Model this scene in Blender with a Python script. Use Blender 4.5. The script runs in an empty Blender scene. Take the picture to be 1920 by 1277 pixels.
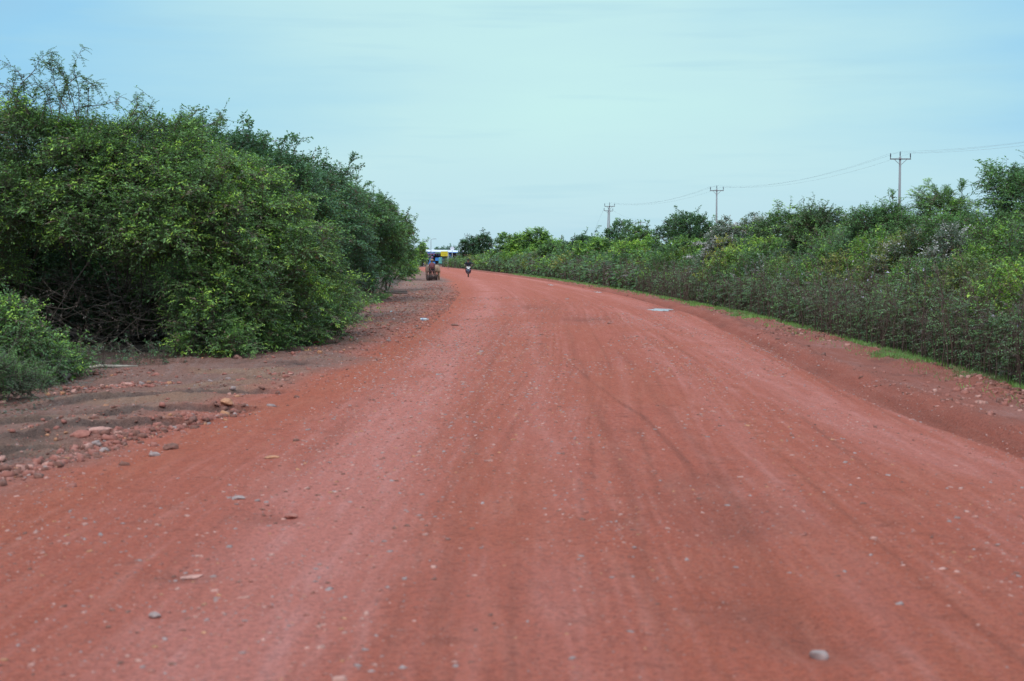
import bpy, math, random
import numpy as np
from mathutils import Vector, Matrix
R = math.radians
S = bpy.context.scene
COL = S.collection

# ------------------------------------------------------------------ camera
H_CAM = 1.65
FPX = 2667.0                      # 50 mm lens on a 1920 px wide frame
PITCH = math.atan(153.5 / FPX)
cam_d = bpy.data.cameras.new('camera')
cam = bpy.data.objects.new('camera', cam_d)
COL.objects.link(cam)
cam.location = (0, 0, H_CAM)
cam.rotation_euler = (R(90) - PITCH, 0, 0)
cam_d.sensor_width = 36
cam_d.lens = 50
cam_d.clip_end = 9000
cam_d.dof.use_dof = True
cam_d.dof.focus_distance = 42
cam_d.dof.aperture_fstop = 3.2
S.camera = cam

# ------------------------------------------------------------------ world
SUN_EL, SUN_ROT = R(52), R(200)
W = bpy.data.worlds.new("World"); S.world = W; W.use_nodes = True
nt = W.node_tree; nt.nodes.clear()
def WN(t): return nt.nodes.new(t)
def math_n(t, op, a, b=None, c=None):
    n = t.nodes.new('ShaderNodeMath'); n.operation = op
    for i, v in enumerate((a, b, c)):
        if v is None: continue
        if hasattr(v, 'is_output'): t.links.new(v, n.inputs[i])
        else: n.inputs[i].default_value = v
    return n.outputs[0]
def mixc(t, f, a, b, bt='MIX'):
    n = t.nodes.new('ShaderNodeMix'); n.data_type = 'RGBA'; n.blend_type = bt
    for i, v in ((0, f), (6, a), (7, b)):
        if hasattr(v, 'is_output'): t.links.new(v, n.inputs[i])
        elif i == 0: n.inputs[0].default_value = v
        else: n.inputs[i].default_value = tuple(v) + (1,) if len(v) == 3 else v
    return n.outputs[2]
def ramp(t, f, stops):
    n = t.nodes.new('ShaderNodeValToRGB'); e = n.color_ramp.elements
    while len(e) < len(stops): e.new(0.5)
    for q, (p, c) in zip(e, stops):
        q.position = p; q.color = tuple(c) + (1,)
    t.links.new(f, n.inputs[0]); return n.outputs[0]
sky = WN('ShaderNodeTexSky'); sky.sky_type = 'NISHITA'; sky.sun_disc = False
sky.sun_elevation = SUN_EL; sky.sun_rotation = SUN_ROT
sky.air_density = 1.2; sky.dust_density = 1.5
tc = WN('ShaderNodeTexCoord')
nm = WN('ShaderNodeVectorMath'); nm.operation = 'NORMALIZE'; nt.links.new(tc.outputs['Generated'], nm.inputs[0])
sx = WN('ShaderNodeSeparateXYZ'); nt.links.new(nm.outputs[0], sx.inputs[0])
# thin bright veil of cloud, thickest low in the north
dt = WN('ShaderNodeVectorMath'); dt.operation = 'DOT_PRODUCT'; nt.links.new(nm.outputs[0], dt.inputs[0])
v = Vector((0.035, 1, 0.085)).normalized(); dt.inputs[1].default_value = v
ang = math_n(nt, 'ARCCOSINE', dt.outputs['Value'])
mp = WN('ShaderNodeMapping'); mp.inputs['Scale'].default_value = (2.2, 2.2, 16); mp.inputs['Rotation'].default_value = (0, R(-2.5), 0)
nt.links.new(nm.outputs[0], mp.inputs[0])
nz = WN('ShaderNodeTexNoise'); nz.inputs['Scale'].default_value = 1.5; nz.inputs['Detail'].default_value = 5; nz.inputs['Roughness'].default_value = 0.5
nt.links.new(mp.outputs[0], nz.inputs['Vector'])
angn = math_n(nt, 'ADD', ang, math_n(nt, 'MULTIPLY', math_n(nt, 'SUBTRACT', nz.outputs[0], 0.5), 0.30))
veil = ramp(nt, math_n(nt, 'MULTIPLY', angn, 1.72), [(0.0, (0.59, 0.90, 0.89)), (0.24, (0.55, 0.84, 0.88)), (0.42, (0.44, 0.75, 0.88)), (0.62, (0.32, 0.65, 0.90)), (1.0, (0.33, 0.58, 0.80))])
el = math_n(nt, 'MULTIPLY', sx.outputs['Z'], 1.0)
low = ramp(nt, el, [(0.0, (0.53, 0.75, 0.89)), (0.05, (0.54, 0.79, 0.89)), (0.10, (0.6, 0.85, 0.9))])
lowf = ramp(nt, el, [(0.0, (0.85,) * 3), (0.04, (0.7,) * 3), (0.10, (0.0,) * 3)])
veil = mixc(nt, lowf, veil, low)
# faint darker streaks
mp2 = WN('ShaderNodeMapping'); mp2.inputs['Scale'].default_value = (5, 5, 75); mp2.inputs['Rotation'].default_value = (0, R(4), 0); mp2.inputs['Location'].default_value = (2.3, 0, 1.1)
nt.links.new(nm.outputs[0], mp2.inputs[0])
nz2 = WN('ShaderNodeTexNoise'); nz2.inputs['Scale'].default_value = 1.3; nz2.inputs['Detail'].default_value = 3
nt.links.new(mp2.outputs[0], nz2.inputs['Vector'])
st = ramp(nt, nz2.outputs[0], [(0.56, (0, 0, 0)), (0.80, (0.4,) * 3)])
veil = mixc(nt, st, veil, (0.40, 0.68, 0.82))
hi = ramp(nt, el, [(0.0, (1, 1, 1)), (0.22, (1, 1, 1)), (0.5, (2.6, 2.15, 1.85)), (1.0, (3.7, 3.0, 2.6))])
veil = mixc(nt, 1.0, veil, hi, 'MULTIPLY')
sk = mixc(nt, 1.0, sky.outputs[0], (0.1, 0.1, 0.1), 'MULTIPLY')
allc = mixc(nt, 0.93, sk, veil)
bg = WN('ShaderNodeBackground'); bg.inputs['Strength'].default_value = 1.0
out = WN('ShaderNodeOutputWorld')
nt.links.new(allc, bg.inputs[0]); nt.links.new(bg.outputs[0], out.inputs[0])

sun_d = bpy.data.lights.new('sun', 'SUN'); sun = bpy.data.objects.new('sun', sun_d); COL.objects.link(sun)
sun_d.energy = 1.5; sun_d.angle = R(25); sun_d.color = (1, 0.95, 0.9)
sun.rotation_euler = (R(90) - SUN_EL, 0, math.pi - SUN_ROT)
S.view_settings.view_transform = 'Standard'; S.view_settings.look = 'None'
S.view_settings.exposure = 0.0; S.view_settings.gamma = 1
S.cycles.max_bounces = 6; S.cycles.diffuse_bounces = 3; S.cycles.transmission_bounces = 4; S.cycles.glossy_bounces = 2

# ------------------------------------------------------------------ helpers
def at(px, py, d):
    """world x and z of the photo pixel at forward distance d"""
    dx = (px - 960) / FPX; dy = (638.5 - py) / FPX
    f = math.cos(PITCH) + dy * math.sin(PITCH); u = dy * math.cos(PITCH) - math.sin(PITCH)
    return dx / f * d, H_CAM + u / f * d
def gp(px, py):
    dy = (638.5 - py) / FPX
    f = math.cos(PITCH) + dy * math.sin(PITCH); u = dy * math.cos(PITCH) - math.sin(PITCH)
    d = -H_CAM * f / u
    return (px - 960) / FPX / f * d, d
def tag(o, label=None, cat=None, group=None, kind=None):
    if label: o['label'] = label
    if cat: o['category'] = cat
    if group: o['group'] = group
    if kind: o['kind'] = kind
    return o
def empty(name, loc, rz=0, label=None, cat=None, group=None):
    o = bpy.data.objects.new(name, None); COL.objects.link(o)
    o.empty_display_size = 0.2; o.location = loc; o.rotation_euler = (0, 0, rz)
    return tag(o, label, cat, group)
def mkmesh(name, verts, faces, mats, parent=None, midx=None, attr=None, smooth=False, loc=None):
    """numpy verts (n,3), faces (f,4) -> one object"""
    me = bpy.data.meshes.new(name)
    verts = np.asarray(verts, np.float32); faces = np.asarray(faces, np.int32)
    k = faces.shape[1]
    me.vertices.add(len(verts)); me.vertices.foreach_set('co', verts.ravel())
    me.loops.add(faces.size); me.loops.foreach_set('vertex_index', faces.ravel())
    me.polygons.add(len(faces)); me.polygons.foreach_set('loop_start', np.arange(0, faces.size, k, dtype=np.int32))
    for m in (mats if isinstance(mats, (list, tuple)) else [mats]): me.materials.append(m)
    if midx is not None: me.polygons.foreach_set('material_index', np.asarray(midx, np.int32))
    if smooth: me.polygons.foreach_set('use_smooth', np.ones(len(faces), bool))
    if attr:
        for an, (dom, data) in attr.items():
            if data.ndim == 1:
                a = me.attributes.new(an, 'FLOAT', dom); a.data.foreach_set('value', data.astype(np.float32))
            elif data.shape[1] == 3:
                a = me.attributes.new(an, 'FLOAT_VECTOR', dom); a.data.foreach_set('vector', data.astype(np.float32).ravel())
    me.update(calc_edges=True)
    o = bpy.data.objects.new(name, me); COL.objects.link(o)
    if parent: o.parent = parent
    if loc is not None: o.location = loc
    return o
def nrm(a): return a / (np.linalg.norm(a, axis=-1, keepdims=True) + 1e-9)

class MB:
    """small mesh builder: boxes, tubes, lathes, joined into one object"""
    def __init__(s): s.v = []; s.f = []
    def add(s, v, f):
        o = len(s.v); s.v += [tuple(p) for p in v]; s.f += [tuple(i + o for i in q) for q in f]
    def box(s, c, d, rot=None, bev=0.0, taper=1.0):
        x, y, z = d[0] / 2, d[1] / 2, d[2] / 2
        b = min(bev, x * .9, y * .9, z * .9)
        pts = []
        if b <= 0:
            for sz in (-1, 1):
                k = 1 if sz < 0 else taper
                for sxx, syy in ((-1, -1), (1, -1), (1, 1), (-1, 1)): pts.append(Vector((sxx * x * k, syy * y * k, sz * z)))
            f = [(0, 3, 2, 1), (4, 5, 6, 7), (0, 1, 5, 4), (1, 2, 6, 5), (2, 3, 7, 6), (3, 0, 4, 7)]
        else:
            f = []
            lv = [(-z, b), (-z + b, 0), (z - b, 0), (z, b)]
            for zz, i in lv:
                k = 1 if zz < 0 else taper
                X, Y = (x - i) * k, (y - i) * k
                for p in ((-X + b, -Y), (X - b, -Y), (X, -Y + b), (X, Y - b), (X - b, Y), (-X + b, Y), (-X, Y - b), (-X, -Y + b)):
                    pts.append(Vector((p[0], p[1], zz)))
            for l in range(3):
                for i in range(8):
                    j = (i + 1) % 8; f.append((l * 8 + i, l * 8 + j, l * 8 + 8 + j, l * 8 + 8 + i))
            f.append(tuple(range(7, -1, -1))); f.append(tuple(range(24, 32)))
        M = rot.to_matrix() if rot else Matrix.Identity(3)
        s.add([M @ p + Vector(c) for p in pts], f); return s
    def tube(s, pts, r, n=8, cap=True, squash=1.0):
        pts = [Vector(p) for p in pts]
        if not isinstance(r, (list, tuple)): r = [r] * len(pts)
        vs = []; f = []
        for i, p in enumerate(pts):
            t = (pts[min(i + 1, len(pts) - 1)] - pts[max(i - 1, 0)]).normalized()
            a = Vector((0, 0, 1)) if abs(t.z) < .9 else Vector((1, 0, 0))
            u = t.cross(a).normalized(); w = t.cross(u)
            for k in range(n):
                an = 2 * math.pi * k / n; vs.append(p + u * math.cos(an) * r[i] + w * math.sin(an) * r[i] * squash)
        for i in range(len(pts) - 1):
            for k in range(n):
                k2 = (k + 1) % n; f.append((i * n + k, i * n + k2, (i + 1) * n + k2, (i + 1) * n + k))
        if cap: f.append(tuple(range(n - 1, -1, -1))); f.append(tuple(range((len(pts) - 1) * n, len(pts) * n)))
        s.add(vs, f); return s
    def torus(s, c, R1, r, axis='X', n=28, m=8):
        vs = []; f = []
        for i in range(n):
            a = 2 * math.pi * i / n
            for j in range(m):
                b = 2 * math.pi * j / m; q = R1 + r * math.cos(b); h = r * math.sin(b)
                p = {'X': (h, q * math.cos(a), q * math.sin(a)), 'Z': (q * math.cos(a), q * math.sin(a), h), 'Y': (q * math.cos(a), h, q * math.sin(a))}[axis]
                vs.append(Vector(p) + Vector(c))
                f.append((i * m + j, ((i + 1) % n) * m + j, ((i + 1) % n) * m + (j + 1) % m, i * m + (j + 1) % m))
        s.add(vs, f); return s
    def lathe(s, prof, c=(0, 0, 0), n=20, M=None):
        vs = []; f = []
        for r, z in prof:
            for k in range(n):
                a = 2 * math.pi * k / n; p = Vector((r * math.cos(a), r * math.sin(a), z))
                if M: p = M @ p
                vs.append(p + Vector(c))
        for i in range(len(prof) - 1):
            for k in range(n): f.append((i * n + k, i * n + (k + 1) % n, (i + 1) * n + (k + 1) % n, (i + 1) * n + k))
        f.append(tuple(range(n - 1, -1, -1))); f.append(tuple(range((len(prof) - 1) * n, len(prof) * n)))
        s.add(vs, f); return s
    def build(s, name, mat, parent=None, smooth=False, loc=None):
        me = bpy.data.meshes.new(name); me.from_pydata(s.v, [], s.f); me.materials.append(mat)
        if smooth:
            for p in me.polygons: p.use_smooth = True
        o = bpy.data.objects.new(name, me); COL.objects.link(o)
        if parent: o.parent = parent
        if loc is not None: o.location = loc
        return o

def M_(name):
    m = bpy.data.materials.new(name); m.use_nodes = True; t = m.node_tree
    return m, t, t.nodes['Principled BSDF']
def mat(name, c, rough=0.6, metal=0.0, var=0.12, scale=12, spec=0.4, c2=None):
    m, t, b = M_(name)
    tcn = t.nodes.new('ShaderNodeTexCoord')
    n = t.nodes.new('ShaderNodeTexNoise'); n.inputs['Scale'].default_value = scale; n.inputs['Detail'].default_value = 4
    t.links.new(tcn.outputs['Object'], n.inputs['Vector'])
    c2 = c2 or tuple(x * (1 - 3 * var) for x in c)
    r = ramp(t, n.outputs[0], [(0.35, c2), (0.65, c)])
    t.links.new(r, b.inputs['Base Color']); b.inputs['Roughness'].default_value = rough; b.inputs['Metallic'].default_value = metal
    b.inputs['Specular IOR Level'].default_value = spec
    bp = t.nodes.new('ShaderNodeBump'); bp.inputs['Strength'].default_value = 0.2; bp.inputs['Distance'].default_value = 0.01
    t.links.new(n.outputs[0], bp.inputs['Height']); t.links.new(bp.outputs[0], b.inputs['Normal'])
    return m
def leafmat(name, stops, trans=0.28, rough=0.55):
    m, t, b = M_(name)
    a = t.nodes.new('ShaderNodeAttribute'); a.attribute_name = 'tint'
    c = ramp(t, a.outputs['Fac'], [(p_, (q_[0] * 1.27, q_[1] * 1.22, q_[2] * 1.38)) for p_, q_ in stops])
    t.links.new(c, b.inputs['Base Color']); b.inputs['Roughness'].default_value = rough; b.inputs['Specular IOR Level'].default_value = 0.3
    tr = t.nodes.new('ShaderNodeBsdfTranslucent')
    tc_ = mixc(t, 1.0, c, (1.15, 1.25, 0.7), 'MULTIPLY'); t.links.new(tc_, tr.inputs[0])
    mx = t.nodes.new('ShaderNodeMixShader'); mx.inputs[0].default_value = trans
    t.links.new(b.outputs[0], mx.inputs[1]); t.links.new(tr.outputs[0], mx.inputs[2])
    t.links.new(mx.outputs[0], t.nodes['Material Output'].inputs[0])
    return m
LEAF = {
 'green':  leafmat('leaf_green', [(0.0, (.20, .13, .08)), (0.05, (.065, .085, .045)), (0.35, (.080, .145, .050)), (0.65, (.13, .235, .055)), (0.80, (.25, .41, .065)), (1.0, (.43, .58, .085))]),
 'blue':   leafmat('leaf_blue_green', [(0.0, (.15, .11, .08)), (0.06, (.06, .09, .055)), (0.4, (.062, .13, .06)), (0.8, (.105, .21, .075)), (1.0, (.22, .36, .10))]),
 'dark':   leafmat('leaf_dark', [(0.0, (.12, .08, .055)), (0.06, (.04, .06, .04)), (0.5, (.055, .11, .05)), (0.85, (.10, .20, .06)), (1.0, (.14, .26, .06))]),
 'lime':   leafmat('leaf_lime', [(0.0, (.16, .11, .05)), (0.06, (.07, .13, .035)), (0.4, (.12, .23, .045)), (0.75, (.22, .36, .05)), (1.0, (.38, .46, .07))]),
 'dry':    leafmat('leaf_dry', [(0.0, (.15, .10, .075)), (0.25, (.13, .105, .08)), (0.4, (.09, .115, .07)), (0.65, (.08, .15, .065)), (1.0, (.16, .27, .09))]),
 'yellow': leafmat('leaf_yellow', [(0.0, (.16, .10, .05)), (0.08, (.08, .12, .035)), (0.5, (.12, .17, .04)), (0.8, (.24, .25, .055)), (1.0, (.37, .31, .07))]),
 'plume':  leafmat('leaf_plume', [(0.0, (.07, .10, .06)), (0.5, (.09, .13, .07)), (0.62, (.13, .17, .10)), (0.75, (.34, .31, .28)), (1.0, (.60, .54, .50))]),
 'grass':  leafmat('grass_blade', [(0.0, (.24, .20, .10)), (0.3, (.15, .18, .07)), (0.7, (.15, .26, .065)), (1.0, (.23, .36, .085))]),
 'far':    leafmat('leaf_far', [(0.0, (.08, .12, .10)), (0.5, (.08, .15, .10)), (1.0, (.14, .24, .13))]),
}
BARK = mat('bark', (.15, .11, .085), 0.9, c2=(.075, .055, .045), scale=30)
BARKR = mat('stem_red', (.15, .095, .075), 0.85, c2=(.085, .052, .042), scale=20)

# value noise
def _h(xi, yi, s):
    h = (xi.astype(np.int64) * 374761393 + yi.astype(np.int64) * 668265263 + s * 144665) & 0xffffffff
    h = ((h ^ (h >> 13)) * 1274126177) & 0xffffffff
    return ((h ^ (h >> 16)) & 0xffff) / 65535.0
def vn(x, y, s=0):
    x = np.asarray(x, float); y = np.asarray(y, float)
    xi = np.floor(x); yi = np.floor(y); fx = x - xi; fy = y - yi
    fx = fx * fx * (3 - 2 * fx); fy = fy * fy * (3 - 2 * fy)
    a = _h(xi, yi, s); b = _h(xi + 1, yi, s); c = _h(xi, yi + 1, s); d = _h(xi + 1, yi + 1, s)
    return (a * (1 - fx) + b * fx) * (1 - fy) + (c * (1 - fx) + d * fx) * fy - 0.5
def fbm(x, y, s=0, o=4):
    r = 0; a = 1
    for i in range(o): r = r + a * vn(x * 2 ** i, y * 2 ** i, s + i * 7); a *= .5
    return r
def sst(a, b, x): t = np.clip((x - a) / (b - a), 0, 1); return t * t * (3 - 2 * t)

# ------------------------------------------------------------------ ground and road
_yk = np.array([-60, 0, 5, 10.5, 15, 20, 30, 42, 70, 105, 150, 220, 300, 420, 700, 3000.])
_xl = np.array([-4.0, -4.0, -3.9, -3.7, -3.0, -2.6, -2.5, -2.5, -3.0, -4.7, -8.0, -15, -25, -45, -110, -700.])
_xr = np.array([4.6, 4.6, 4.6, 4.6, 4.4, 4.5, 5.0, 5.6, 5.0, 2.9, -.9, -7.5, -17, -36, -100, -680.])
_xg = np.array([6.3, 6.3, 6.3, 6.3, 6.3, 6.45, 6.7, 6.9, 5.9, 3.9, 0.3, -6.2, -15.5, -34, -97, -670.])   # grass edge on the right
_yy = np.linspace(-60, 3000, 6121)
def _sm(xk):
    v = np.interp(_yy, _yk, xk); k = np.ones(15) / 15
    return np.convolve(np.pad(v, 7, mode='edge'), k, mode='valid')
_XL, _XR, _XG = _sm(_xl), _sm(_xr), _sm(_xg)
def xl(y): return np.interp(y, _yy, _XL)
def xr(y): return np.interp(y, _yy, _XR)
def xg(y): return np.interp(y, _yy, _XG)
PITS = []
for px, py, rx, ry, dp in ((530, 972, .28, .35, .045), (1540, 1215, .30, .30, .045), (1330, 905, .35, .5, .025), (1360, 1000, .25, .45, .03), (1150, 985, .2, .3, .02),
                           (1085, 600, 1.0, 3.0, .05), (1000, 575, 1.1, 4, .04), (350, 1088, .22, .2, .03), (1390, 1160, .25, .3, .03)):
    gx, gy = gp(px, py); PITS.append((gx, gy, rx, ry, dp))
PUD = []   # puddles: x, y, half width, half length
for px, py, rx, ry in ((1237, 580, .34, 1.15), (1120, 547, .15, 1.3), (1032, 534, .12, 1.6)):
    gx, gy = gp(px, py); PUD.append((gx, gy, rx, ry))
TRK = []
for pts, tw_, dk, am in (([(1300, 905), (1210, 792), (1105, 720), (1045, 666)], .022, 1, .8), ([(1920, 885), (1640, 790), (1420, 715), (1290, 640), (1140, 575)], .07, 0, .7),
        ([(1900, 930), (1500, 780), (1330, 700), (1190, 610)], .05, 0, .5), ([(430, 1270), (560, 1010), (700, 830), (800, 720), (870, 640), (940, 565)], .16, 0, .5),
        ([(620, 1270), (700, 1000), (790, 800), (850, 680), (905, 600)], .10, 0, .35), ([(820, 1270), (865, 950), (905, 720), (960, 590)], .05, 1, .3),
        ([(1060, 1270), (1040, 950), (1010, 720), (1000, 600)], .09, 0, .35), ([(1270, 1270), (1180, 940), (1100, 720), (1060, 610)], .05, 1, .35),
        ([(1740, 1270), (1480, 950), (1300, 740), (1180, 620)], .10, 0, .35), ([(300, 1270), (430, 1050), (600, 850), (740, 700), (850, 600)], .06, 1, .35), ([(1560, 1270), (1380, 960), (1240, 760), (1150, 650)], .06, 1, .35)):
    g_ = sorted([gp(*p) for p in pts], key=lambda p: p[1]); TRK.append(([p[0] for p in g_], [p[1] for p in g_], tw_, dk, am))
LEDGE = []
for pts in ([(60, 768), (170, 758), (350, 746), (470, 741), (560, 736)], [(-60, 812), (0, 806), (150, 793), (225, 788), (300, 784), (450, 774), (520, 768)], [(20, 832), (65, 826), (215, 816), (350, 798), (420, 790)], [(-120, 852), (0, 848), (90, 843), (150, 838)]):
    g_ = sorted([gp(*p) for p in pts]); LEDGE.append(([p[0] for p in g_], [p[1] for p in g_]))
def terrain(x, y, fine=True):
    """height and colour"""
    x = np.asarray(x, float); y = np.asarray(y, float)
    L, Rr, G = xl(y), xr(y), xg(y)
    wob = 0.5 * fbm(y * 0.35, x * 0.1, 3, 3) + .12 * vn(y * 3, x * 3, 4)
    near = 1.0 / (1 + np.maximum(y - 60, 0) / 60)
    inroad = sst(-0.30, 0.30, x - L + wob) * (1 - sst(-0.15, 0.25, x - Rr + wob * .4))
    c = (L + Rr) / 2; w = (Rr - L) / 2; u = x - c
    z = inroad * (0.05 * (1 - (u / w) ** 2))
    z += inroad * near * (.028 * fbm(u * 1.6, y * .07, 11, 3) + .008 * fbm(x * 5, y * 1.4, 12, 3) + .003 * fbm(x * 22, y * 16, 14, 2))
    # left shoulder: eroded ridges running out from the road, loose rubble
    lv = (1 - sst(-0.25, 0.35, x - L + wob))
    q = y - 0.14 * x
    ridge = fbm(x * .22 + 3, q * 1.5, 21, 4)
    z += lv * near * (.11 * ridge + .030 * fbm(x * 3, y * 3.4, 23, 4)) * sst(-14, -9, x)
    z += lv * near * .035 * np.clip(fbm(x * 9, y * 7, 25, 3), 0, 1) * sst(-14, -9, x)
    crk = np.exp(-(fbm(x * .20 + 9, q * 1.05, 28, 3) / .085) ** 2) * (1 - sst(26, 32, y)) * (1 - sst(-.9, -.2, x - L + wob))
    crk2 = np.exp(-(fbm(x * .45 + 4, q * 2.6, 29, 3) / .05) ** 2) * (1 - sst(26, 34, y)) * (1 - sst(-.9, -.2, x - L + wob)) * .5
    z -= .075 * crk + .03 * crk2
    ledge_shade = np.zeros(x.shape); shelf = np.zeros(x.shape)
    for lx_, ly_ in LEDGE:
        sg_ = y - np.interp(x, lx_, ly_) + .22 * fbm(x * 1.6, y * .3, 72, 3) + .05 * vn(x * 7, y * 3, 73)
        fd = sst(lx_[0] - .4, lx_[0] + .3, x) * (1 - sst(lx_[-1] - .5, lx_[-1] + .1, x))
        z += .080 * sst(-.04, .03, sg_) * np.exp(-np.maximum(sg_, 0) / .9) * fd
        ledge_shade = np.maximum(ledge_shade, np.exp(-((sg_ + .03) / .085) ** 2) * fd); shelf = np.maximum(shelf, sst(0, .15, sg_) * np.exp(-np.maximum(sg_, 0) / .5) * fd)
    # small bank of rubble at the road's left edge
    bank = np.exp(-((x - L + .75) / .5) ** 2); z += bank * near * (.03 + .05 * fbm(x * 5, y * 4, 27, 3))
    # right shoulder: rut, low ridge and churned strip
    e = x - Rr + wob * .25
    rut = np.exp(-((e) / .17) ** 2); z -= rut * .10 * near
    z += np.exp(-((e - .42) / .2) ** 2) * (.07 + .05 * fbm(x * 4, y * 2, 31, 3)) * near
    rv = sst(.1, .5, e)
    z += rv * near * (.02 * fbm(x * 3, y * 2.2, 33, 4) + .012 * np.abs(fbm(x * 9, y * 6, 34, 3)))
    z += np.exp(-((x - G + .25) / .3) ** 2) * (.045 + .08 * fbm(x * 4, y * 3, 35, 3)) * near
    z -= sst(0, 1.5, x - G) * .10
    for gx, gy, rx, ry, dp in PITS:
        rr = ((x - gx) / rx) ** 2 + ((y - gy) / ry) ** 2
        z -= dp * np.exp(-rr) - dp * .35 * np.exp(-(np.sqrt(rr) - 1.5) ** 2 * 4)
    for gx, gy, rx, ry in PUD:
        xc = gx + (xr(y) - xr(gy)) * .6 if np.ndim(y) else gx
        rr = ((x - xc) / (rx * 1.6)) ** 2 + ((y - gy) / (ry * 1.5)) ** 2
        z -= .060 * np.exp(-rr ** 1.5) + .012 * fbm(x * 4, y * 1.3, 64, 3) * np.exp(-rr * .4)
    # ---- colour
    def C(*a): return np.array(a)
    base = C(.450, .100, .060); pale = C(.555, .162, .122); orange = C(.44, .096, .050); dark = C(.25, .060, .036)
    grey = C(.255, .118, .090); tan = C(.29, .145, .092); damp = C(.25, .085, .065)
    col = np.ones(x.shape + (3,)) * base
    def mix(c2, f):
        nonlocal col
        f = np.clip(f, 0, 1)[..., None]; col = col * (1 - f) + c2 * f
    streak = fbm(u * 2.4, y * .05, 41, 4); s2 = fbm(u * 7, y * .11, 42, 3)
    uw = u + .35 * np.sin(y * .06 + 1) + .1 * np.sin(y * .21)
    s3 = fbm(uw * 14, y * .05, 48, 3); s4 = fbm(u * 26 + .8 * np.sin(y * .1), y * .09, 49, 2)
    mix(pale, sst(0.05, .7, streak * .7 + s2 * .7 + s3 * .8) * .6)
    mix(orange, sst(-.0, .7, -streak - .3 * s3) * .6)
    s5 = fbm(uw * 34 + .6 * np.sin(y * .23), y * .12, 56, 2)
    mix(dark, sst(.25, .6, -s3 * .6 - s4 * .6 - s5 * .5) * .5 * inroad)
    mix(pale, sst(.15, .45, s5) * .4 * inroad)
    mix(dark, sst(.30, .6, fbm(x * 3.5, y * 6.5, 57, 3)) * .5 * inroad)
    mix(pale, sst(.2, .6, s4 * .8 + s3 * .3) * .45 * inroad)
    for (tx, ty, tw_, dk, am) in TRK:
        dx = np.abs(x - np.interp(y, ty, tx) - .03 * np.sin(y * .7)); f = np.exp(-(dx / tw_) ** 2) * am * sst(ty[0] - .5, ty[0] + 1, y) * (1 - sst(ty[-1] - 3, ty[-1], y)) * (.65 + .7 * (vn(x * 9, y * 1.2, 50) + .5))
        mix(dark if dk else pale, f)
    # wheel tracks worn pale by traffic
    xt = -1.2 + (c - .9) * .85 * sst(25, 70, y)
    mix(pale, np.exp(-((x - xt) / .55) ** 2) * (.95 + .9 * vn(x * 3, y * .5, 43)) * near)
    xt2 = xr(y) - 1.0
    mix(pale, np.exp(-((x - xt2) / .35) ** 2) * (.70 + .8 * vn(x * 2.5, y * .35, 44)))
    mix(pale, np.exp(-((x - .25) / .3) ** 2) * .25)
    mix(orange, np.exp(-((x - L - .45) / .5) ** 2) * .85)
    mix(dark, sst(.12, .6, fbm(x * .9, y * .45, 45, 3)) * np.exp(-((x - 1.35) / .5) ** 2) * .35 * (1 - sst(9, 16, y)))
    mix(dark, np.exp(-(((x - 1.35) / .4) ** 2 + ((y - 9) / 1.6) ** 2)) * .08)
    mix(orange, sst(.05, .5, fbm(x * .7, y * .3, 46, 4)) * .5)
    for gx, gy, rx, ry, dp in PITS:
        rr = ((x - gx) / rx) ** 2 + ((y - gy) / ry) ** 2 + .9 * fbm(x * 3 / rx * .3, y * 3 / ry * .3, 47, 3)
        mix(dark, np.exp(-rr * 1.3) * (.42 if gy < 20 else .75) * (.75 + 1.0 * fbm(x * 4, y * .8, 67, 2)))
    mix(grey, (1 - sst(-.1, .9, x - L + .45 + wob * 1.6)) * (1.0))
    mix(tan, (1 - sst(0, .8, x - L + .8)) * sst(.08, .35, fbm(x * .35, q * 1.1, 51, 3)) * .8)
    mix(C(.15, .085, .07), (1 - sst(0, .8, x - L + .8)) * sst(.05, .4, -ridge) * .75)
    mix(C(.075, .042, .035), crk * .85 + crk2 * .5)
    mix(C(.36, .18, .115), shelf * .6); mix(C(.10, .065, .054), ledge_shade * .8)  # tan shelf soil; the dark strip paints in the shadow under each ledge edge
    mix(C(.29, .085, .058), rv * .8)
    mix(C(.20, .06, .042), rv * sst(.05, .45, fbm(x * 2.2, y * 1.1, 55, 4)) * .6)
    mix(C(.36, .13, .10), rv * sst(0, .5, fbm(x * 1.5, y * .6, 52, 4)) * .8)
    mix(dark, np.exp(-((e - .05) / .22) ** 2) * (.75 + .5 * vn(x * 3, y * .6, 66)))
    gr = sst(-.55, .25, x - G + .9 * fbm(x * .8, y * .8, 53, 3))
    mix(C(.15, .12, .06), gr * .75 * (.55 + .9 * fbm(x * 1.5, y, 59, 3)))
    for gx, gy, rx, ry in PUD:
        xc = gx + (xr(y) - xr(gy)) * .6
        rr = ((x - xc) / (rx * 2.0)) ** 2 + ((y - gy) / (ry * 1.8)) ** 2
        mix(damp, np.exp(-rr * 1.4) * .6)
    # soil under the thickets: humus and leaf mould
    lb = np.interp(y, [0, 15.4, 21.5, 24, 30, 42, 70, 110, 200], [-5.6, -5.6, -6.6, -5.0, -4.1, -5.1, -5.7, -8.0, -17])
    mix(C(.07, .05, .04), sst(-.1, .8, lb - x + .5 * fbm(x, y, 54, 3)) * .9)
    return z, col, inroad
def tz(x, y): return terrain(np.array([float(x)]), np.array([float(y)]))[0][0]

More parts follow.
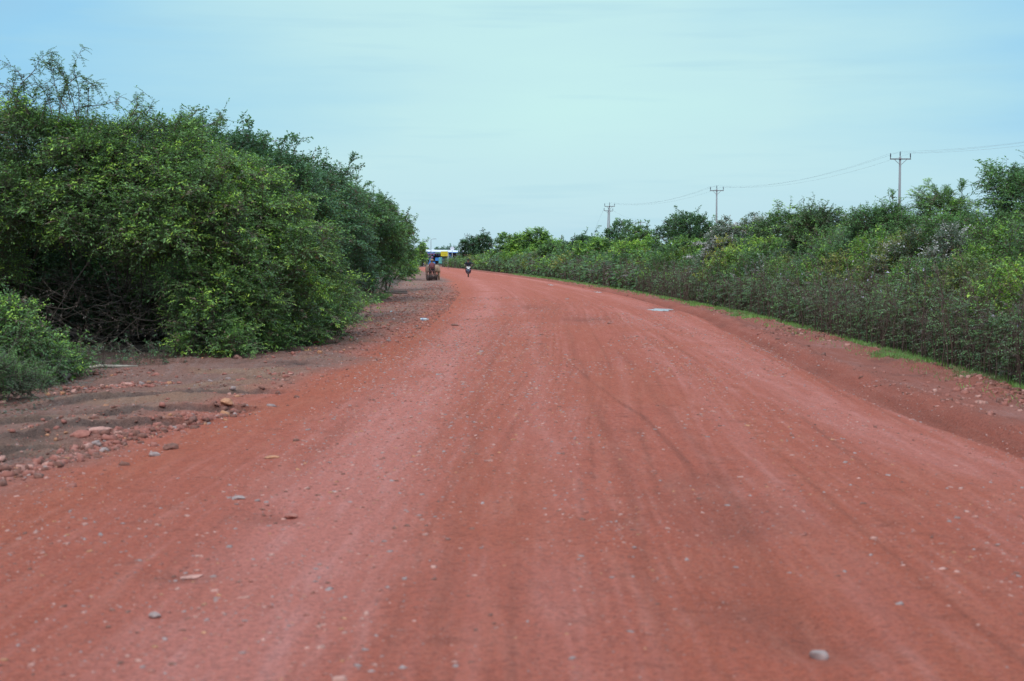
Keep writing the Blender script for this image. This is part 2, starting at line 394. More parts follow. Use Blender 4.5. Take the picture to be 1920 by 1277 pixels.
xs = np.concatenate([-np.geomspace(1400, 10.6, 46), np.arange(-10.5, 10.5, .03), np.geomspace(10.6, 1400, 46)])
ys = [-40, -25, -15, -8, -4, -1, 1.5]; yv = 3.0
while yv < 3500:
    ys.append(yv); yv += max(.028, yv * .0044 if yv < 220 else yv * .03)
ys = np.array(ys)
GX, GY = np.meshgrid(xs, ys)
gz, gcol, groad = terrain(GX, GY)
nx, ny = len(xs), len(ys)
V = np.stack([GX, GY, gz], -1).reshape(-1, 3)
I = np.arange(nx * ny).reshape(ny, nx)
F = np.stack([I[:-1, :-1], I[:-1, 1:], I[1:, 1:], I[1:, :-1]], -1).reshape(-1, 4)
froad = groad[:-1, :-1].reshape(-1) > .5
def dirtmat(name):
    m, t, b = M_(name)
    a = t.nodes.new('ShaderNodeAttribute'); a.attribute_name = 'soil'
    g = t.nodes.new('ShaderNodeNewGeometry')
    def noise(sc, det, vec=None, rough=.6):
        n = t.nodes.new('ShaderNodeTexNoise'); n.inputs['Scale'].default_value = sc; n.inputs['Detail'].default_value = det; n.inputs['Roughness'].default_value = rough
        t.links.new(vec or g.outputs['Position'], n.inputs['Vector']); return n
    mpn = t.nodes.new('ShaderNodeMapping'); mpn.inputs['Scale'].default_value = (1, .12, 1); t.links.new(g.outputs['Position'], mpn.inputs[0])
    n1 = noise(26, 6); n2 = noise(150, 4); n3 = noise(9, 5, mpn.outputs[0])
    def tone(f, cc, k3): return mixc(t, f, cc, mixc(t, 1.0, cc, k3, 'MULTIPLY'))
    c = tone(ramp(t, n1.outputs[0], [(.45, (0,) * 3), (.68, (.75,) * 3)]), a.outputs['Color'], (.60, .62, .66))
    c = tone(ramp(t, n3.outputs[0], [(.48, (0,) * 3), (.68, (.5,) * 3)]), c, (1.18, 1.55, 1.75))
    n4 = noise(62, 3)
    c = tone(ramp(t, n4.outputs[0], [(.30, (.8,) * 3), (.46, (0,) * 3)]), c, (.42, .42, .46))
    c = mixc(t, ramp(t, n2.outputs[0], [(.56, (0,) * 3), (.74, (.7,) * 3)]), tone(0.0, c, (1, 1, 1)), (.52, .26, .21))
    c = mixc(t, ramp(t, n2.outputs[0], [(.30, (.8,) * 3), (.42, (0,) * 3)]), c, (.15, .045, .03))
    vo = t.nodes.new('ShaderNodeTexVoronoi'); vo.inputs['Scale'].default_value = 34; t.links.new(g.outputs['Position'], vo.inputs['Vector'])
    pn = noise(3.1, 3)
    peb = math_n(t, 'MULTIPLY', math_n(t, 'LESS_THAN', vo.outputs['Distance'], .17), ramp(t, pn.outputs[0], [(.45, (0,) * 3), (.65, (.8,) * 3)]))
    c = mixc(t, peb, c, (.46, .25, .22))
    t.links.new(c, b.inputs['Base Color'])
    b.inputs['Roughness'].default_value = .92; b.inputs['Specular IOR Level'].default_value = .2
    hsum = math_n(t, 'ADD', math_n(t, 'MULTIPLY', n1.outputs[0], .9), math_n(t, 'ADD', math_n(t, 'MULTIPLY', n2.outputs[0], .35), math_n(t, 'MULTIPLY', peb, .3)))
    bp = t.nodes.new('ShaderNodeBump'); bp.inputs['Strength'].default_value = 1.0; bp.inputs['Distance'].default_value = .035
    t.links.new(hsum, bp.inputs['Height']); t.links.new(bp.outputs[0], b.inputs['Normal'])
    return m
MSOIL = dirtmat('laterite_soil')
def submesh(name, mask):
    f = F[mask]; used, inv = np.unique(f, return_inverse=True)
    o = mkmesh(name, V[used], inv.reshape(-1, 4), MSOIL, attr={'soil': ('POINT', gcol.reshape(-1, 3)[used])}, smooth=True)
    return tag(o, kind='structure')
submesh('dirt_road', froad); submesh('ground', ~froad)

# puddles
mw, tw, bw = M_('puddle_water'); bw.inputs['Base Color'].default_value = (.80, .73, .80, 1); bw.inputs['Roughness'].default_value = .22; bw.inputs['Specular IOR Level'].default_value = 1.0; bw.inputs['Coat Weight'].default_value = .6; bw.inputs['Coat Roughness'].default_value = .15  # whitish base colour stands in for bright sky reflected in muddy water
for k, (gx, gy, rx, ry) in enumerate(PUD):
    rng = np.random.default_rng(70 + k); n = 40; vs = []
    z0 = tz(gx, gy) + .020
    for i in range(n):
        a = 2 * math.pi * i / n; r = .95 + .26 * math.sin(2 * a + k) + .20 * math.sin(5 * a + 2 * k) + .10 * math.sin(9 * a) + rng.uniform(-.08, .08)
        y = gy + math.sin(a) * ry * r * 1.2; x = gx + math.cos(a) * rx * r * 1.15 + (float(xr(y)) - float(xr(gy))) * .6
        vs.append((x, y, z0))
    b = MB(); b.add(vs, [tuple(range(n))]); tag(b.build('puddle', mw), kind='structure')

# ------------------------------------------------------------------ stones
def stones(name, xy, size, mats, seed, midx=None, flat=.55, sink=.3):
    rng = np.random.default_rng(seed); n = len(xy)
    base = np.array([(-1, -1, -1), (1, -1, -1), (1, 1, -1), (-1, 1, -1), (-1, -1, 1), (1, -1, 1), (1, 1, 1), (-1, 1, 1)], float)
    base[4:, :2] *= .62; base *= .55
    q = np.array([(0, 3, 2, 1), (4, 5, 6, 7), (0, 1, 5, 4), (1, 2, 6, 5), (2, 3, 7, 6), (3, 0, 4, 7)])
    P = base[None] * (1 + rng.uniform(-.35, .35, (n, 8, 3)))
    P *= np.stack([rng.uniform(.7, 1.4, n), rng.uniform(.6, 1.0, n), rng.uniform(.6, 1.1, n) * flat], -1)[:, None]
    a = rng.uniform(0, 6.28, n); ca, sa = np.cos(a), np.sin(a)
    X = P[..., 0] * ca[:, None] - P[..., 1] * sa[:, None]; Y = P[..., 0] * sa[:, None] + P[..., 1] * ca[:, None]
    P = np.stack([X, Y, P[..., 2] + P[..., 0] * rng.uniform(-.3, .3, (n, 1))], -1) * np.asarray(size)[:, None, None]
    z = terrain(xy[:, 0], xy[:, 1])[0]
    P += np.stack([xy[:, 0], xy[:, 1], z + np.asarray(size) * flat * (.5 - sink)], -1)[:, None]
    Fq = (q[None] + (np.arange(n) * 8)[:, None, None]).reshape(-1, 4)
    if midx is None: midx = rng.choice(len(mats), n)
    return mkmesh(name, P.reshape(-1, 3), Fq, mats, midx=np.repeat(midx, 6))
ST = [mat('stone_red', (.38, .135, .10), .9, c2=(.27, .09, .07), scale=30), mat('stone_pink', (.54, .25, .20), .9, scale=30), mat('stone_grey', (.38, .25, .23), .85, scale=30), mat('stone_orange', (.52, .22, .12), .9, scale=30), mat('stone_brown', (.24, .095, .07), .9, scale=30)]
rng = np.random.default_rng(5)
n = 52000
y = 4.2 * (60 / 4.2) ** (rng.random(n) ** .8); x = rng.uniform(-3.6, 5.2, n)
# pebbles gather in the loose bands between the wheel tracks
dens = .32 + 1.1 * np.exp(-((x + 1.1) / .9) ** 2) + .5 * np.exp(-((x - .4) / .5) ** 2) + .4 * np.exp(-((x - 2.6) / .5) ** 2) + 1.2 * fbm(x * .8, y * .35, 61, 3)
k = rng.random(n) < dens * .75 * (1 - .85 * sst(22, 50, y)); x, y = x[k], y[k]
sz = .0055 + .024 * rng.random(len(x)) ** 7 + .00065 * y
sz = np.where(rng.random(len(x)) < .02, sz * 1.9, sz)
tag(stones('gravel', np.stack([x, y], -1), sz, ST, 6, midx=rng.choice(5, len(x), p=[.32, .30, .20, .06, .12]), flat=.4, sink=.42), 'loose pale pebbles scattered over the red road', 'gravel', kind='stuff')
n = 60000
y = 8.5 * (95 / 8.5) ** rng.random(n); x = xl(y) + rng.uniform(-4.2, .5, n)
d1 = np.exp(-((x - xl(y) + .75) / .6) ** 2) * .5 + .08 + .9 * sst(27, 33, y) * (1 - sst(58, 75, y)) + .8 * np.exp(-((x + 5.6) / 1.0) ** 2 - ((y - 20.2) / .5) ** 2)
d1 *= .45 + 1.5 * np.clip(fbm(x * .9, y * .5, 62, 3) + .25, 0, 1)
k = rng.random(n) < d1 * .55; x, y = x[k], y[k]
sz = .007 + .06 * rng.random(len(x)) ** 9 + .0006 * y
q_ = rng.random(1500); hp = [gp(*p) for p in ((-40, 905), (60, 880), (190, 838), (300, 812), (460, 772))]
hx_ = np.interp(q_, np.linspace(0, 1, 5), [p[0] for p in hp]) + rng.normal(0, .10, 1500); hy_ = np.interp(q_, np.linspace(0, 1, 5), [p[1] for p in hp]) + rng.normal(0, .22, 1500)
x = np.concatenate([x, hx_]); y = np.concatenate([y, hy_]); sz = np.concatenate([sz, .010 + .08 * rng.random(1500) ** 5])
q_ = rng.random(420); hx_ = np.interp(q_, [0, 1], [gp(110, 735)[0], gp(330, 722)[0]]) + rng.normal(0, .1, 420); hy_ = np.interp(q_, [0, 1], [gp(110, 735)[1], gp(330, 722)[1]]) + rng.normal(0, .2, 420)
x = np.concatenate([x, hx_]); y = np.concatenate([y, hy_]); sz = np.concatenate([sz, .015 + .06 * rng.random(420) ** 3])
tag(stones('rubble', np.stack([x, y], -1), sz, ST, 7, midx=rng.choice(5, len(x), p=[.50, .06, .03, .05, .36]), flat=.55, sink=.3), 'broken red laterite rubble along the left shoulder', 'rubble', kind='stuff')
n = 5200
y = 12 * (110 / 12) ** rng.random(n); x = xg(y) - .25 + rng.normal(0, .28, n); k = rng.random(n) < .35 + 1.6 * fbm(x * .5, y * .25, 63, 3); x, y = x[k], y[k]
x2 = xr(y[::3]) + rng.uniform(.2, 1.8, len(y[::3])); x = np.concatenate([x, x2]); y = np.concatenate([y, y[::3]])
tag(stones('soil_clods', np.stack([x, y], -1), .02 + .07 * rng.random(len(x)) ** 3, ST, 8, midx=rng.choice([0, 4, 4, 0, 0, 1], len(x)), flat=.6, sink=.35), 'crumbled red clods along the grass edge on the right', 'soil', kind='stuff')

def rock(px, py, sx_, sy_, sz_, m, label, seed, name='stone'):
    gx, gy = gp(px, py); rg = np.random.default_rng(seed)
    import bmesh
    bm = bmesh.new(); bmesh.ops.create_icosphere(bm, subdivisions=3, radius=1)
    pl = [(nrm(rg.normal(size=3)), rg.uniform(.55, .85)) for _ in range(11)]
    for v_ in bm.verts:
        p = np.array(v_.co)
        for nn, dd in pl:
            e_ = p @ nn - dd
            if e_ > 0: p = p - nn * e_ * .92
        p = p * (1 + .03 * math.sin(9 * p[0] + 5 * p[1]))
        v_.co = (p[0] * sx_, p[1] * sy_, (p[2] + .45) * sz_)
    me = bpy.data.meshes.new(name); bm.to_mesh(me); bm.free(); me.materials.append(m)
    o = bpy.data.objects.new(name, me); COL.objects.link(o); o.location = (gx, gy, tz(gx, gy) - sz_ * .1); o.rotation_euler = (0, 0, rg.uniform(-.5, .5))
    return tag(o, label, 'stone', 'larger stones on the road and shoulder')
rock(1535, 1240, .040, .05, .030, ST[2], 'pale grey stone in a hollow near the bottom right corner of the road', 1)
rock(322, 846, .075, .07, .045, ST[4], 'dark red clod at the left road edge, largest near the eroded ridges', 2)
rock(290, 858, .05, .05, .028, ST[2], 'greyish flat stone just left of the dark red clod', 3)
rock(445, 950, .055, .05, .018, ST[2], 'flat pale slab above the pothole on the left side of the road', 4)
rock(545, 968, .05, .06, .022, ST[0], 'red stone sitting in the pothole on the left side', 5)
rock(360, 1086, .065, .04, .012, ST[1], 'thin pinkish stone flake in the left foreground', 6)
rock(508, 868, .07, .05, .018, ST[3], 'light orange stone chip beside the left wheel track', 7)
rock(290, 1172, .03, .03, .018, ST[2], 'small bluish grey stone low in the left foreground', 8)
rock(425, 775, .07, .08, .05, ST[3], 'rounded orange stone on the grey brown shoulder', 9)
rock(237, 726, .09, .08, .04, ST[1], 'pale pinkish stone on the shoulder below the dark hollow', 10)
rock(152, 832, .11, .09, .05, ST[0], 'reddish block in the heap of broken laterite at left', 11)
rock(188, 826, .12, .08, .045, ST[1], 'pinkish slab on top of the broken laterite heap at left', 12)
rock(445, 674, .085, .08, .06, ST[1], 'pale brown stone at the foot of the fern leaved shrub', 13)
rock(853, 612, .1, .1, .04, ST[4], 'dark brown clod on the shoulder near the plastic bottle', 14)

# ------------------------------------------------------------------ foliage
class Fo:
    def __init__(s): s.v = []; s.f = []; s.m = []; s.t = []; s.n = 0
    def quads(s, P, mi, tint):                   # P (n,4,3)
        n = len(P)
        if n == 0: return
        s.v.append(P.reshape(-1, 3)); s.f.append(np.arange(n * 4).reshape(n, 4) + s.n); s.n += n * 4
        s.m.append(np.full(n, mi)); s.t.append(np.broadcast_to(tint, (n,)).astype(float))
    def tubes(s, P, r, mi=1, sides=3):           # P (n,m,3), r (n,m)
        n, m, _ = P.shape
        if n == 0: return
        T = nrm(np.gradient(P, axis=1)); ref = np.where(np.abs(T[..., 2:3]) > .9, np.array([1., 0, 0]), np.array([0, 0, 1.]))
        U = nrm(np.cross(T, ref)); Wv = np.cross(T, U)
        a = np.arange(sides) * 2 * np.pi / sides
        Q = P[:, :, None] + r[:, :, None, None] * (U[:, :, None] * np.cos(a)[:, None] + Wv[:, :, None] * np.sin(a)[:, None])
        idx = np.arange(n * m * sides).reshape(n, m, sides); i2 = np.roll(idx, -1, axis=2)
        f = np.stack([idx[:, :-1], i2[:, :-1], i2[:, 1:], idx[:, 1:]], -1).reshape(-1, 4) + s.n
        s.v.append(Q.reshape(-1, 3)); s.f.append(f); s.n += n * m * sides; s.m.append(np.full(len(f), mi)); s.t.append(np.full(len(f), .3))
    def build(s, name, mats, parent=None, origin=(0, 0, 0)):
        v_ = np.concatenate(s.v) - np.array(origin)
        return mkmesh(name, v_, np.concatenate(s.f), mats, parent, midx=np.concatenate(s.m), attr={'tint': ('FACE', np.concatenate(s.t))})

DRY = [0.035]
def sprays(fo, rng, P0, D, L, k, size, asp, droop, tint, tip, pinn=False, twig=.0022, mi=0, spread=.95):
    """twigs from P0 along D with k leaves each"""
    n = len(P0)
    if n == 0: return
    up = np.array([0, 0, 1.])
    if twig > 0:
        tt = np.array([0, .5, 1.])[None, :, None]
        path = P0[:, None] + D[:, None] * (L[:, None, None] * tt) - up * (droop * L[:, None, None] * tt ** 2)
        fo.tubes(path, np.tile(np.array([twig * 1.5, twig, twig * .5]), (n, 1)))
    j = np.arange(k)
    if pinn: t = .12 + .88 * ((j // 2) + .5) / (k / 2) * np.ones((n, 1))
    else: t = .1 + .9 * (j + .5) / k + rng.uniform(-.5, .5, (n, k)) * .9 / k
    pos = P0[:, None] + D[:, None] * (L[:, None] * t)[..., None] - up * (droop * L[:, None] * t ** 2)[..., None]
    Dk = nrm(D[:, None] - up * (2 * droop * t)[..., None])
    Sd = nrm(np.cross(Dk, up) + 1e-3)
    sg = np.where(j % 2 == 0, 1., -1.)[None, :, None]
    rnd = rng.normal(size=(n, k, 3))
    if pinn:
        ld = nrm(.45 * Dk + sg * Sd * spread + rnd * .10 - up * .15); Nn = nrm(np.cross(Sd, Dk) * np.sign(np.cross(Sd, Dk)[..., 2:3] + 1e-6) + rnd * .15)
    else:
        ld = nrm(.6 * Dk + sg * Sd * spread + rnd * .5 - up * .12); Nn = nrm(up + rng.normal(size=(n, k, 3)) * .65)
    Wd = nrm(np.cross(ld, Nn))
    sz = size * rng.uniform(.65, 1.25, (n, k)); 
    if pinn: sz = sz * (1 - .55 * np.abs(t - .45))
    s3 = sz[..., None]
    a = pos; c = pos + ld * s3 - up * s3 * .12
    m_ = pos + ld * s3 * .48 - Nn * s3 * .05
    Q = np.stack([a, m_ + Wd * s3 * asp * .5, c, m_ - Wd * s3 * asp * .5], 2).reshape(-1, 4, 3)
    ti = tint[:, None] + tip[:, None] * np.clip(t - .3, 0, 1) + rng.normal(0, .07, (n, k))
    dead = (rng.random((n, k)) < .012) | (rng.random((n, 1)) < DRY[0])
    ti = np.where(dead, rng.random((n, k)) * .03, np.clip(ti, .06, 1))
    fo.quads(Q, mi, ti.reshape(-1))

def rough(rng, lumps, k=6):
    out = []
    for l in lumps:
        l = np.array(l, float); c = l.copy(); c[3:6] *= .82; out.append(c)
        for _ in range(k):
            d = nrm(rng.normal(size=3)); s = l.copy(); s[:3] += d * l[3:6] * rng.uniform(.62, .95); s[3:6] = l[3:6].mean() * rng.uniform(.26, .44) * np.array([1, 1, .8]); out.append(s)
    return out
def lump_twigs(rng, lumps, n, shell=(.55, 1.02), zmin=.04, down=-.5, cull=True, keep=.12):
    lumps = np.asarray(lumps, float)
    area = (lumps[:, 3] * lumps[:, 4] + lumps[:, 3] * lumps[:, 5] + lumps[:, 4] * lumps[:, 5])
    i = rng.choice(len(lumps), n, p=area / area.sum())
    d = nrm(rng.normal(size=(n, 3))); d[:, 2] = np.where(d[:, 2] < down, -d[:, 2], d[:, 2])
    r = shell[0] + (shell[1] - shell[0]) * rng.random(n) ** .6
    bump = 1 + .16 * np.sin(d[:, 0] * 5 + i * 1.7) * np.sin(d[:, 2] * 6 + i) + .10 * np.sin(d[:, 1] * 11 + i * 2.1 + d[:, 2] * 9)
    P = lumps[i, :3] + d * lumps[i, 3:6] * (r * bump)[:, None]
    ok = P[:, 2] > zmin
    if cull:
        q = np.full(n, 9.)
        for j, l in enumerate(lumps):
            e = np.linalg.norm((P - l[:3]) / l[3:6], axis=1); e[i == j] = 9; q = np.minimum(q, e)
        ok &= (q > .72) | (rng.random(n) < keep)
    return P[ok], d[ok], i[ok], r[ok]

def limbs(fo, rng, base, lumps, r0=.05, nb=5, spreadb=.25):
    """stems from the base to each lump and bare branches through it"""
    P = []; Rr = []
    for l in lumps:
        c = np.array(l[:3]); b0 = np.array(base) + np.append(rng.normal(0, spreadb, 2), 0)
        m = 7; t = np.linspace(0, 1, m)[:, None]
        mid = (b0 + c) / 2 + np.append(rng.normal(0, .12, 2), .15 * c[2]) * np.linalg.norm(c - b0) * .5
        p = b0 * (1 - t) ** 2 + mid * 2 * t * (1 - t) + c * t ** 2
        p[1:-1] += rng.normal(0, .03, (m - 2, 3)); P.append(p); Rr.append(np.linspace(r0, r0 * .35, m))
        for _ in range(nb):
            d = nrm(rng.normal(size=3)); d[2] = abs(d[2]) * .8; e = c + d * np.array(l[3:6]) * .9
            s0 = p[rng.integers(3, m)]
            p2 = s0 * (1 - t) + e * t + np.sin(t * np.pi) * rng.normal(0, .10, 3); p2[1:-1] += rng.normal(0, .02, (m - 2, 3))
            P.append(p2); Rr.append(np.linspace(r0 * .4, r0 * .08, m))
    fo.tubes(np.array(P), np.array(Rr), mi=0, sides=5)

def autolumps(rng, bx, by, Wd, H, depth=None, n=8, skirt=True):
    depth = depth or Wd; L = []
    for j in range(n):
        a = rng.uniform(0, 6.28); rr = math.sqrt(rng.random()) * .30; zt = rng.uniform(.42, .80)
        rad = rng.uniform(.22, .34)
        L.append((bx + math.cos(a) * rr * Wd, by + math.sin(a) * rr * depth, zt * H, rad * Wd, rad * depth, rng.uniform(.14, .22) * H))
    L.append((bx + rng.uniform(-.1, .1) * Wd, by, .80 * H, .20 * Wd, .2 * depth, .17 * H))
    if skirt:
        for j in range(max(4, n // 2)):
            a = 6.28 * j / max(4, n // 2) + rng.uniform(-.3, .3)
            L.append((bx + math.cos(a) * .30 * Wd, by + math.sin(a) * .30 * depth, .26 * H, .22 * Wd, .22 * depth, .28 * H))
    return L

def shrub(name, label, cat, bx, by, Wd, H, kind='green', dist=None, lumps=None, seed=0, leaf=None, asp=.42, k=9, dens=1.0, tl=.32, tintb=.4, tintv=.2, tipb=.25, newf=.25, droop=.25, pinn=False,
          shoots=14, shl=.7, group=None, skirt=True, shell=(.45, 1.1), down=-.5, upb=.35, r0=.045, extra=None, depth=None, arch=0, archl=.8, archpinn=False):
    rng = np.random.default_rng(seed + 1000)
    d = dist or by
    leaf = leaf or max(.055, .00155 * d)
    if pinn: leaf = leaf * .62
    lumps0 = lumps or autolumps(rng, bx, by, Wd, H, depth, skirt=skirt); lumps = rough(rng, lumps0)
    k = int(k * 1.3); tl *= 1.25
    if pinn: k += k % 2
    area = sum(4 * 3.14 * ((l[3] * l[4]) ** 1.6 / 3 + (l[3] * l[5]) ** 1.6 / 3 + (l[4] * l[5]) ** 1.6 / 3) ** (1 / 1.6) for l in lumps)
    la = leaf * leaf * asp * .5
    tls = max(tl, leaf * 2.8)
    nt_ = min(int(area * .72 * dens / (la * k)), 12000)
    root = empty(name, (bx, by, tz(bx, by) if abs(bx) < 60 else 0), 0, label, cat, group)
    org = np.array(root.location)
    fo = Fo()
    P, dd, ii, rr = lump_twigs(rng, lumps, nt_, shell=shell, down=down)
    n = len(P); tw = nrm(dd * .8 + np.array([0, 0, upb]) + rng.normal(0, .42, (n, 3)))
    lt = tintb + .06 + tintv * np.sin(P[:, 0] * 2.1 + seed) * np.sin(P[:, 2] * 2.7 + P[:, 1] * 1.3 + ii * .9) + rng.normal(0, .13, n)
    new = (rng.random(n) < newf * 2.6 * sst(.05, .75, np.sin(P[:, 0] * 2.3 + seed) * np.cos(P[:, 2] * 3.4 + P[:, 1] * 1.7 + seed) + .35 * np.sin(P[:, 0] * 9 + P[:, 2] * 7))) & (dd[:, 2] > .0) & (rr > .85)
    tip = np.where(new, rng.uniform(.35, .8, n), tipb * rng.random(n) * .5)
    sprays(fo, rng, P - tw * (tls * .35), tw, tls * rng.uniform(.6, 1.2, n), k, leaf, asp, droop, lt, tip, pinn, twig=.0022 + .00003 * d)
    # long shoots that break the outline
    if shoots:
        ns = shoots * 6; P, dd, ii, rr = lump_twigs(rng, lumps, ns, shell=(.85, 1.), down=.1, keep=0)
        P, dd = P[:shoots], dd[:shoots]; n = len(P)
        if n:
            tw = nrm(dd * .5 + np.array([0, 0, .9]) + rng.normal(0, .25, (n, 3)))
            Ls = shl * rng.uniform(.5, 1.2, n)
            sprays(fo, rng, P, tw, Ls, 10, leaf * 1.0, asp, droop * .9, np.full(n, tintb + .1), np.full(n, .25), False, twig=.003 + .00006 * d)
            # side twigs on the shoots
            for t in (.3, .5, .7, .85):
                q = P + tw * (Ls * t)[:, None] - np.array([0, 0, 1.]) * (droop * .9 * Ls * t * t)[:, None]
                sd = nrm(tw * .6 + rng.normal(0, .6, (n, 3)))
                sprays(fo, rng, q, sd, tls * .7 * np.ones(n), max(6, k - 3), leaf, asp, droop, np.full(n, tintb + .1), np.full(n, .3), pinn, twig=.002 + .00004 * d)
    if arch:
        P, dd, ii, rr = lump_twigs(rng, lumps, arch * 8, shell=(.7, 1.), down=-.3, keep=0)
        P, dd = P[:arch], dd[:arch]; n = len(P)
        tw = nrm(dd * .9 + np.array([0, 0, .45]) + rng.normal(0, .25, (n, 3))); Ls = archl * rng.uniform(.5, 1.2, n); br = rng.random(n) < .45
        for t in (0, .2, .35, .5, .62, .74, .86, .95):
            q = P + tw * (Ls * t)[:, None] - np.array([0, 0, 1.]) * (.55 * Ls * t * t)[:, None]
            if t == 0: sprays(fo, rng, q, tw, Ls, 8, leaf * 1.1, asp, .55, np.full(n, tintb + .1), np.where(br, .5, .1), False, twig=.004 + .00004 * d); continue
            for sg_ in (-1, 1):
                sd = nrm(np.cross(tw, np.array([0, 0, 1.])) * sg_ * .9 + tw * .7 + rng.normal(0, .3, (n, 3)))
                sprays(fo, rng, q, sd, tls * .75 * np.ones(n), 14 if archpinn else max(6, k - 4), leaf * (.95 if archpinn else 1.1), .34 if archpinn else asp, .3, np.full(n, tintb + .08) + rng.normal(0, .08, n), np.where(br, .6, .15), pinn or archpinn, twig=.002 + .00003 * d)
    if extra: extra(fo, rng)
    cr = fo.build('crown', [LEAF[kind], BARK], root, org)
    f2 = Fo(); limbs(f2, rng, (bx, by, -.05), lumps0[:9], r0=r0)
    f2.build('trunk', [BARK], root, org)
    return root

def lp(px, py, d, rx, ry=None, rz=None):         # a lump centred on a photo point at distance d, radii in metres
    x_, z_ = at(px, py, d); return (x_, d, z_, rx, ry or rx, rz or rx)

GL = 'trees and shrubs of the left roadside thicket'
# --- overhanging vine-covered tree at the far left and its tall thin shoots
def tall_shoots(fo, rng):
    up = np.array([0, 0, 1.])
    def shoot(pts, d, fr=.004, kk=10, ls=.06, side=7):
        P = []
        for px, py in pts: x_, z_ = at(px, py, d); P.append((x_, d + rng.uniform(-.15, .15), z_))
        P = np.array(P); t = np.linspace(0, 1, len(P)); tt = np.linspace(0, 1, 13)
        C = np.stack([np.interp(tt, t, P[:, i]) for i in range(3)], -1)
        for _ in range(2): C[1:-1] = (C[:-2] + C[1:-1] * 2 + C[2:]) / 4
        fo.tubes(C[None], np.linspace(fr * 2.2, fr * .5, 13)[None], mi=1, sides=4)
        for i in range(1, 13):
            if rng.random() < .25 and i > 9: continue
            m = rng.integers(2, 5); D = nrm(np.tile(nrm((C[i] - C[i - 1])) * .5, (m, 1)) + rng.normal(0, .6, (m, 3)))
            sprays(fo, rng, np.tile(C[i], (m, 1)), D, rng.uniform(.12, .30, m), kk, ls * .8, .38, .3, np.full(m, .35), np.full(m, .3), rng.random() < .6, twig=.0025)
    d = 24.5
    for pts in ([(40, 210), (42, 160), (38, 135), (20, 122)], [(42, 160), (60, 130), (78, 112), (92, 96)], [(148, 225), (135, 180), (118, 140), (95, 118)],
                [(150, 225), (146, 165), (140, 128), (158, 92)], [(130, 190), (125, 150), (112, 120), (100, 112)], [(100, 215), (85, 175), (72, 158), (45, 158)],
                [(120, 160), (150, 140), (172, 158), (186, 166)], [(150, 200), (180, 198), (215, 190), (226, 182)], [(60, 215), (30, 180), (10, 165), (-12, 150)],
                [(130, 215), (105, 170), (100, 135), (90, 118)], [(160, 220), (170, 190), (165, 165), (176, 150)], [(245, 225), (262, 200), (255, 185), (268, 172)],
                [(250, 235), (262, 215), (275, 206), (280, 198)], [(380, 238), (400, 232), (412, 222), (418, 218)], [(325, 250), (330, 235), (334, 222), (340, 216)],
                [(110, 230), (112, 190), (120, 165), (132, 150)], [(20, 230), (15, 200), (25, 170), (20, 150)], [(75, 230), (80, 200), (95, 175), (90, 160)]):
        shoot(pts, d)
ext = tall_shoots
shrub('vine_covered_tree', 'tallest tree at the far left, with thin bare-tipped shoots standing up against the sky', 'tree', -9.6, 27.8, 4, 4.2, 'green', dist=24,
      lumps=[lp(-60, 300, 26, 1.3), lp(30, 275, 25.6, .95, 1.2, .8), lp(110, 290, 25.2, .95, 1.2, .75), lp(20, 370, 24.6, .9, 1, .8), lp(80, 245, 25.2, .6, .8, .4), lp(150, 250, 25.2, .45, .6, .3), lp(-20, 460, 25.2, .7, 1, .7), lp(60, 425, 24.8, .6, .8, .45), lp(-120, 420, 25.5, 1.2, 1.2, 1.6), lp(180, 300, 25.6, .6, .9, .5)],
      seed=1, tintb=.36, newf=.4, shoots=18, shl=.4, group=GL, down=-.55, extra=ext, dens=1.1, r0=.028, leaf=.058, arch=60)
shrub('arching_shrub', 'broad arching shrub with yellow green tips overhanging the dark hollow', 'shrub', -7.6, 28.2, 4, 4, 'green', dist=24,
      lumps=[lp(190, 320, 25, .95, 1.2, .65), lp(280, 330, 25, .95, 1.3, .7), lp(240, 265, 25.3, .65, .9, .4), lp(170, 410, 24.4, .8, 1, .6), lp(270, 420, 24.2, .85, 1, .6), lp(350, 370, 24.6, .8, 1.1, .7), lp(110, 400, 24.6, .6, .9, .5), lp(340, 290, 25.8, .65, 1, .5), lp(320, 460, 24, .6, .8, .42), lp(220, 470, 24.3, .55, .7, .25), lp(400, 430, 24.6, .7, .9, .7)],
      seed=2, tintb=.40, newf=.5, tipb=.35, shoots=22, shl=.4, group=GL, down=-.4, dens=1.2, leaf=.058, r0=.022, arch=110, archl=.75)
shrub('fern_leaved_shrub', 'spreading shrub with feathery fern like leaves reaching down to the red soil', 'shrub', -5.2, 25.6, 3, 2.6, 'green', dist=24,
      lumps=[lp(400, 560, 24.3, .75, .8, .75), lp(470, 600, 25, .7, .8, .6), lp(380, 620, 23.7, .55, .6, .5), lp(450, 500, 24.6, .75, .9, .6), lp(540, 560, 26.3, .7, .8, .8), lp(520, 490, 26, .7, .8, .6), lp(350, 540, 24.2, .45, .6, .5), lp(590, 590, 27.6, .55, .8, .55), lp(430, 645, 23.6, .45, .5, .3), lp(560, 625, 27, .5, .6, .4), lp(500, 640, 25.3, .5, .6, .35)],
      seed=3, tintb=.42, newf=.4, archpinn=True, k=10, asp=.45, tl=.30, shoots=16, shl=.5, group=GL, dens=1.1, down=-.75, leaf=.058, arch=64, archl=.55)
